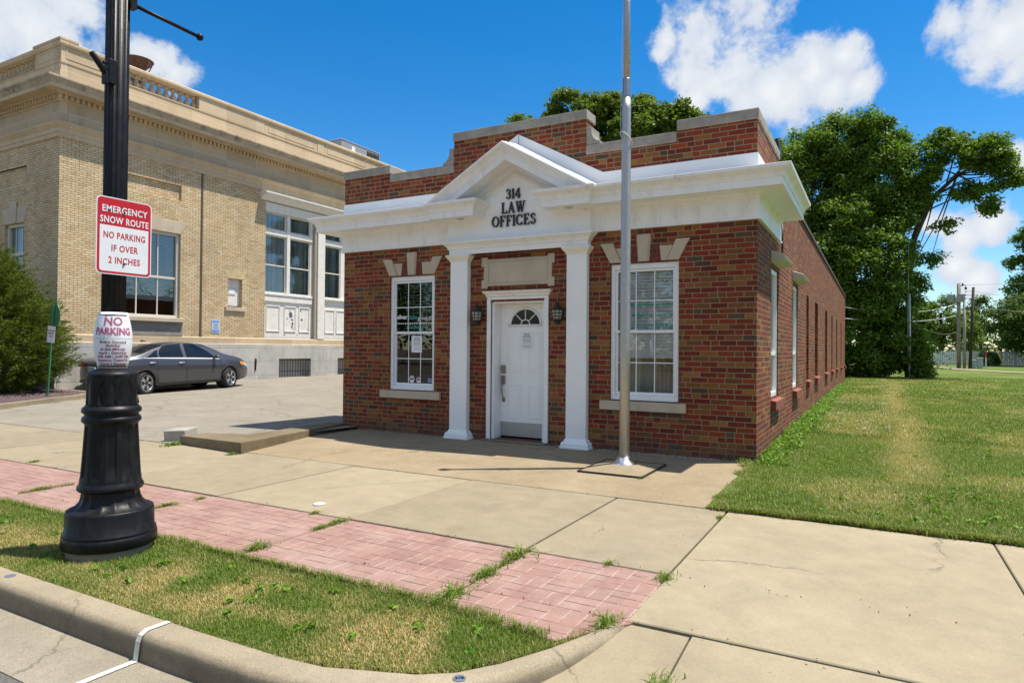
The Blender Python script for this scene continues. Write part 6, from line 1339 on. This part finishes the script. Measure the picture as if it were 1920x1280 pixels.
while x < 30: b.box(x, x+.17, -.01, .01, .05, 1.55+.015*((int(x*7)) % 2)); x += .20
for z in (.3, 1.3): b.box(0, 30, .011, .05, z, z+.09)
b.build('boards', M_fence, fc)
b = MB()
for k in range(13): b.box(k*2.5-.06, k*2.5+.06, .051, .17, 0, 1.62)
b.build('fence_post', M_fence, fc)
def pole(label, x, y, h, r, mat, top=(0, 0), grp=None):
    t_ = thing('utility_pole', label, 'utility pole', (x, y, 0), group=grp); b = MB(); b.tube([(0, 0, 0), (top[0]*.5, 0, h*.5), (top[0], 0, h)], [r, r*.9, r*.78], 12); b.build('shaft', mat, t_); return t_
p1 = pole('thick weathered utility pole carrying a transformer', 7.52, 60, 7.35, .165, M_wood)
b = MB(); b.lathe([(.26, 5.75), (.30, 5.8), (.30, 6.35), (.27, 6.42), (.1, 6.46)], (-.55, 0, 0), 16); b.tube([(-.55, 0, 6.46), (-.55, 0, 6.62)], .05, 8); b.build('transformer', M_galv, p1)
b = MB(); b.box(-.28, .35, -.25, .25, 5.75, 5.95); b.box(-.15, .42, -.26, .26, 5.96, 6.4); b.build('equipment_box', M_galv, p1)
b = MB(); b.tube([(.1, 0, 7.1), (.45, 0, 7.2), (.5, 0, 6.9)], .03, 6); b.lathe([(.06, 0), (.11, .1), (.05, .25)], (.5, 0, 6.8), 10); b.lathe([(.05, 0), (.08, .1), (.04, .22)], (.28, 0, 7.15), 10); b.build('insulator', M_blackiron, p1)
p2 = pole('short pale utility pole beside the transformer pole', 7.93, 60, 6.05, .12, basic('bleached_wood', (.36, .33, .29), .9, var=.2)); b = MB(); b.box(-.15, .15, -.13, .13, 5.2, 5.26); b.build('band', M_galv, p2)
p3 = pole('thin dark utility pole leaning slightly right', 8.27, 59.5, 6.95, .13, M_darkwood, (.24, 0))
b = MB()
for z in (6.0, 6.3, 6.6): b.tube([(.2, 0, z), (-.32, 0, z)], .02, 6); b.lathe([(.04, -.06), (.06, 0), (.04, .06)], (-.3, 0, z), 8)
b.build('insulator', M_galv, p3)
def wire(a, e, sag, label, r=.012, n=12, mat=None):
    a, e = Vector(a), Vector(e); b = MB(); b.tube([a.lerp(e, i/n)-Vector((0, 0, sag*4*(i/n)*(1-i/n))) for i in range(n+1)], r, 5); o = b.build('power_line', mat or basic('wire', (.22, .22, .22), .6)); tag(o, label, 'power line', 'power lines')
wire((7.6, 60, 7.2), (34, 62, 8.2), .3, 'top power line running right from the transformer pole'); wire((8.5, 59.5, 6.6), (30, 62, 5.2), .8, 'power line running right from the thin dark pole')
wire((7.6, 60, 5.4), (30, 60, 2.9), .2, 'lowest power line running right behind the poles', .018); wire((7.4, 60, 3.2), (3.2, 40, 3.4), .5, 'sagging power line running left from the thick pole into the trees'); 
wire((7.4, 60, 5.6), (-.3, 26.6, 3.55), .5, 'upper service wire reaching the far end of the brick office', .014, mat=M_fence); wire((7.4, 60, 4.6), (-.3, 26.6, 3.0), .35, 'lower service wire reaching the far end of the brick office', .018, mat=M_fence)
wire((8.45, 59.5, 5.2), (10.9, 62, .5), 0, 'guy wire of the dark pole with a yellow sleeve'); 
b = MB(); b.tube([(10.35, 61.4, 1.6), (10.9, 62, .5)], .04, 6); tag(b.build('guy_sleeve', basic('yellow_sleeve', (.5, .28, .05), .5)), 'yellow plastic sleeve on the guy wire', 'guy sleeve')
wp = thing('slim_white_pole', 'slim white pole standing in the lawn before the dense trees', 'pole', (2.8, 31.2, 0)); b = MB(); b.tube([(0, 0, 0), (.02, 0, 2.3), (.0, 0, 4.4)], [.038, .034, .03], 8); b.build('shaft', M_fence, wp); b = MB(); b.tube([(-.06, 0, .3), (-.08, 0, 3.4), (-.05, 0, 7.)], .012, 5); b.build('cable', M_fence, wp)
for x_, s_, lab in ((8.55, .8, 'low grey utility cabinet at the foot of the dark pole'), (9.0, 1., 'slightly larger grey utility cabinet right of the poles')):
    t_ = thing('utility_cabinet', lab, 'utility cabinet', (x_, 59.8, 0)); b = MB(); b.box(-.2*s_, .2*s_, -.2, .2, 0, .9*s_); b.build('cabinet', basic('cabinet_grey', (.36, .42, .42), .5), t_, bevel=.02); b = MB(); b.box(-.23*s_, .23*s_, -.23, .23, .9*s_, .97*s_); b.build('lid', M_galv, t_, bevel=.02)
t_ = thing('marker_post', 'short white marker post with a red top beside the cabinets', 'marker post', (9.4, 59.6, 0)); b = MB(); b.box(-.05, .05, -.03, .03, 0, 1.0); b.build('post', M_fence, t_); b = MB(); b.box(-.055, .055, -.035, .035, 1.0, 1.5); b.build('cap', M_red, t_)
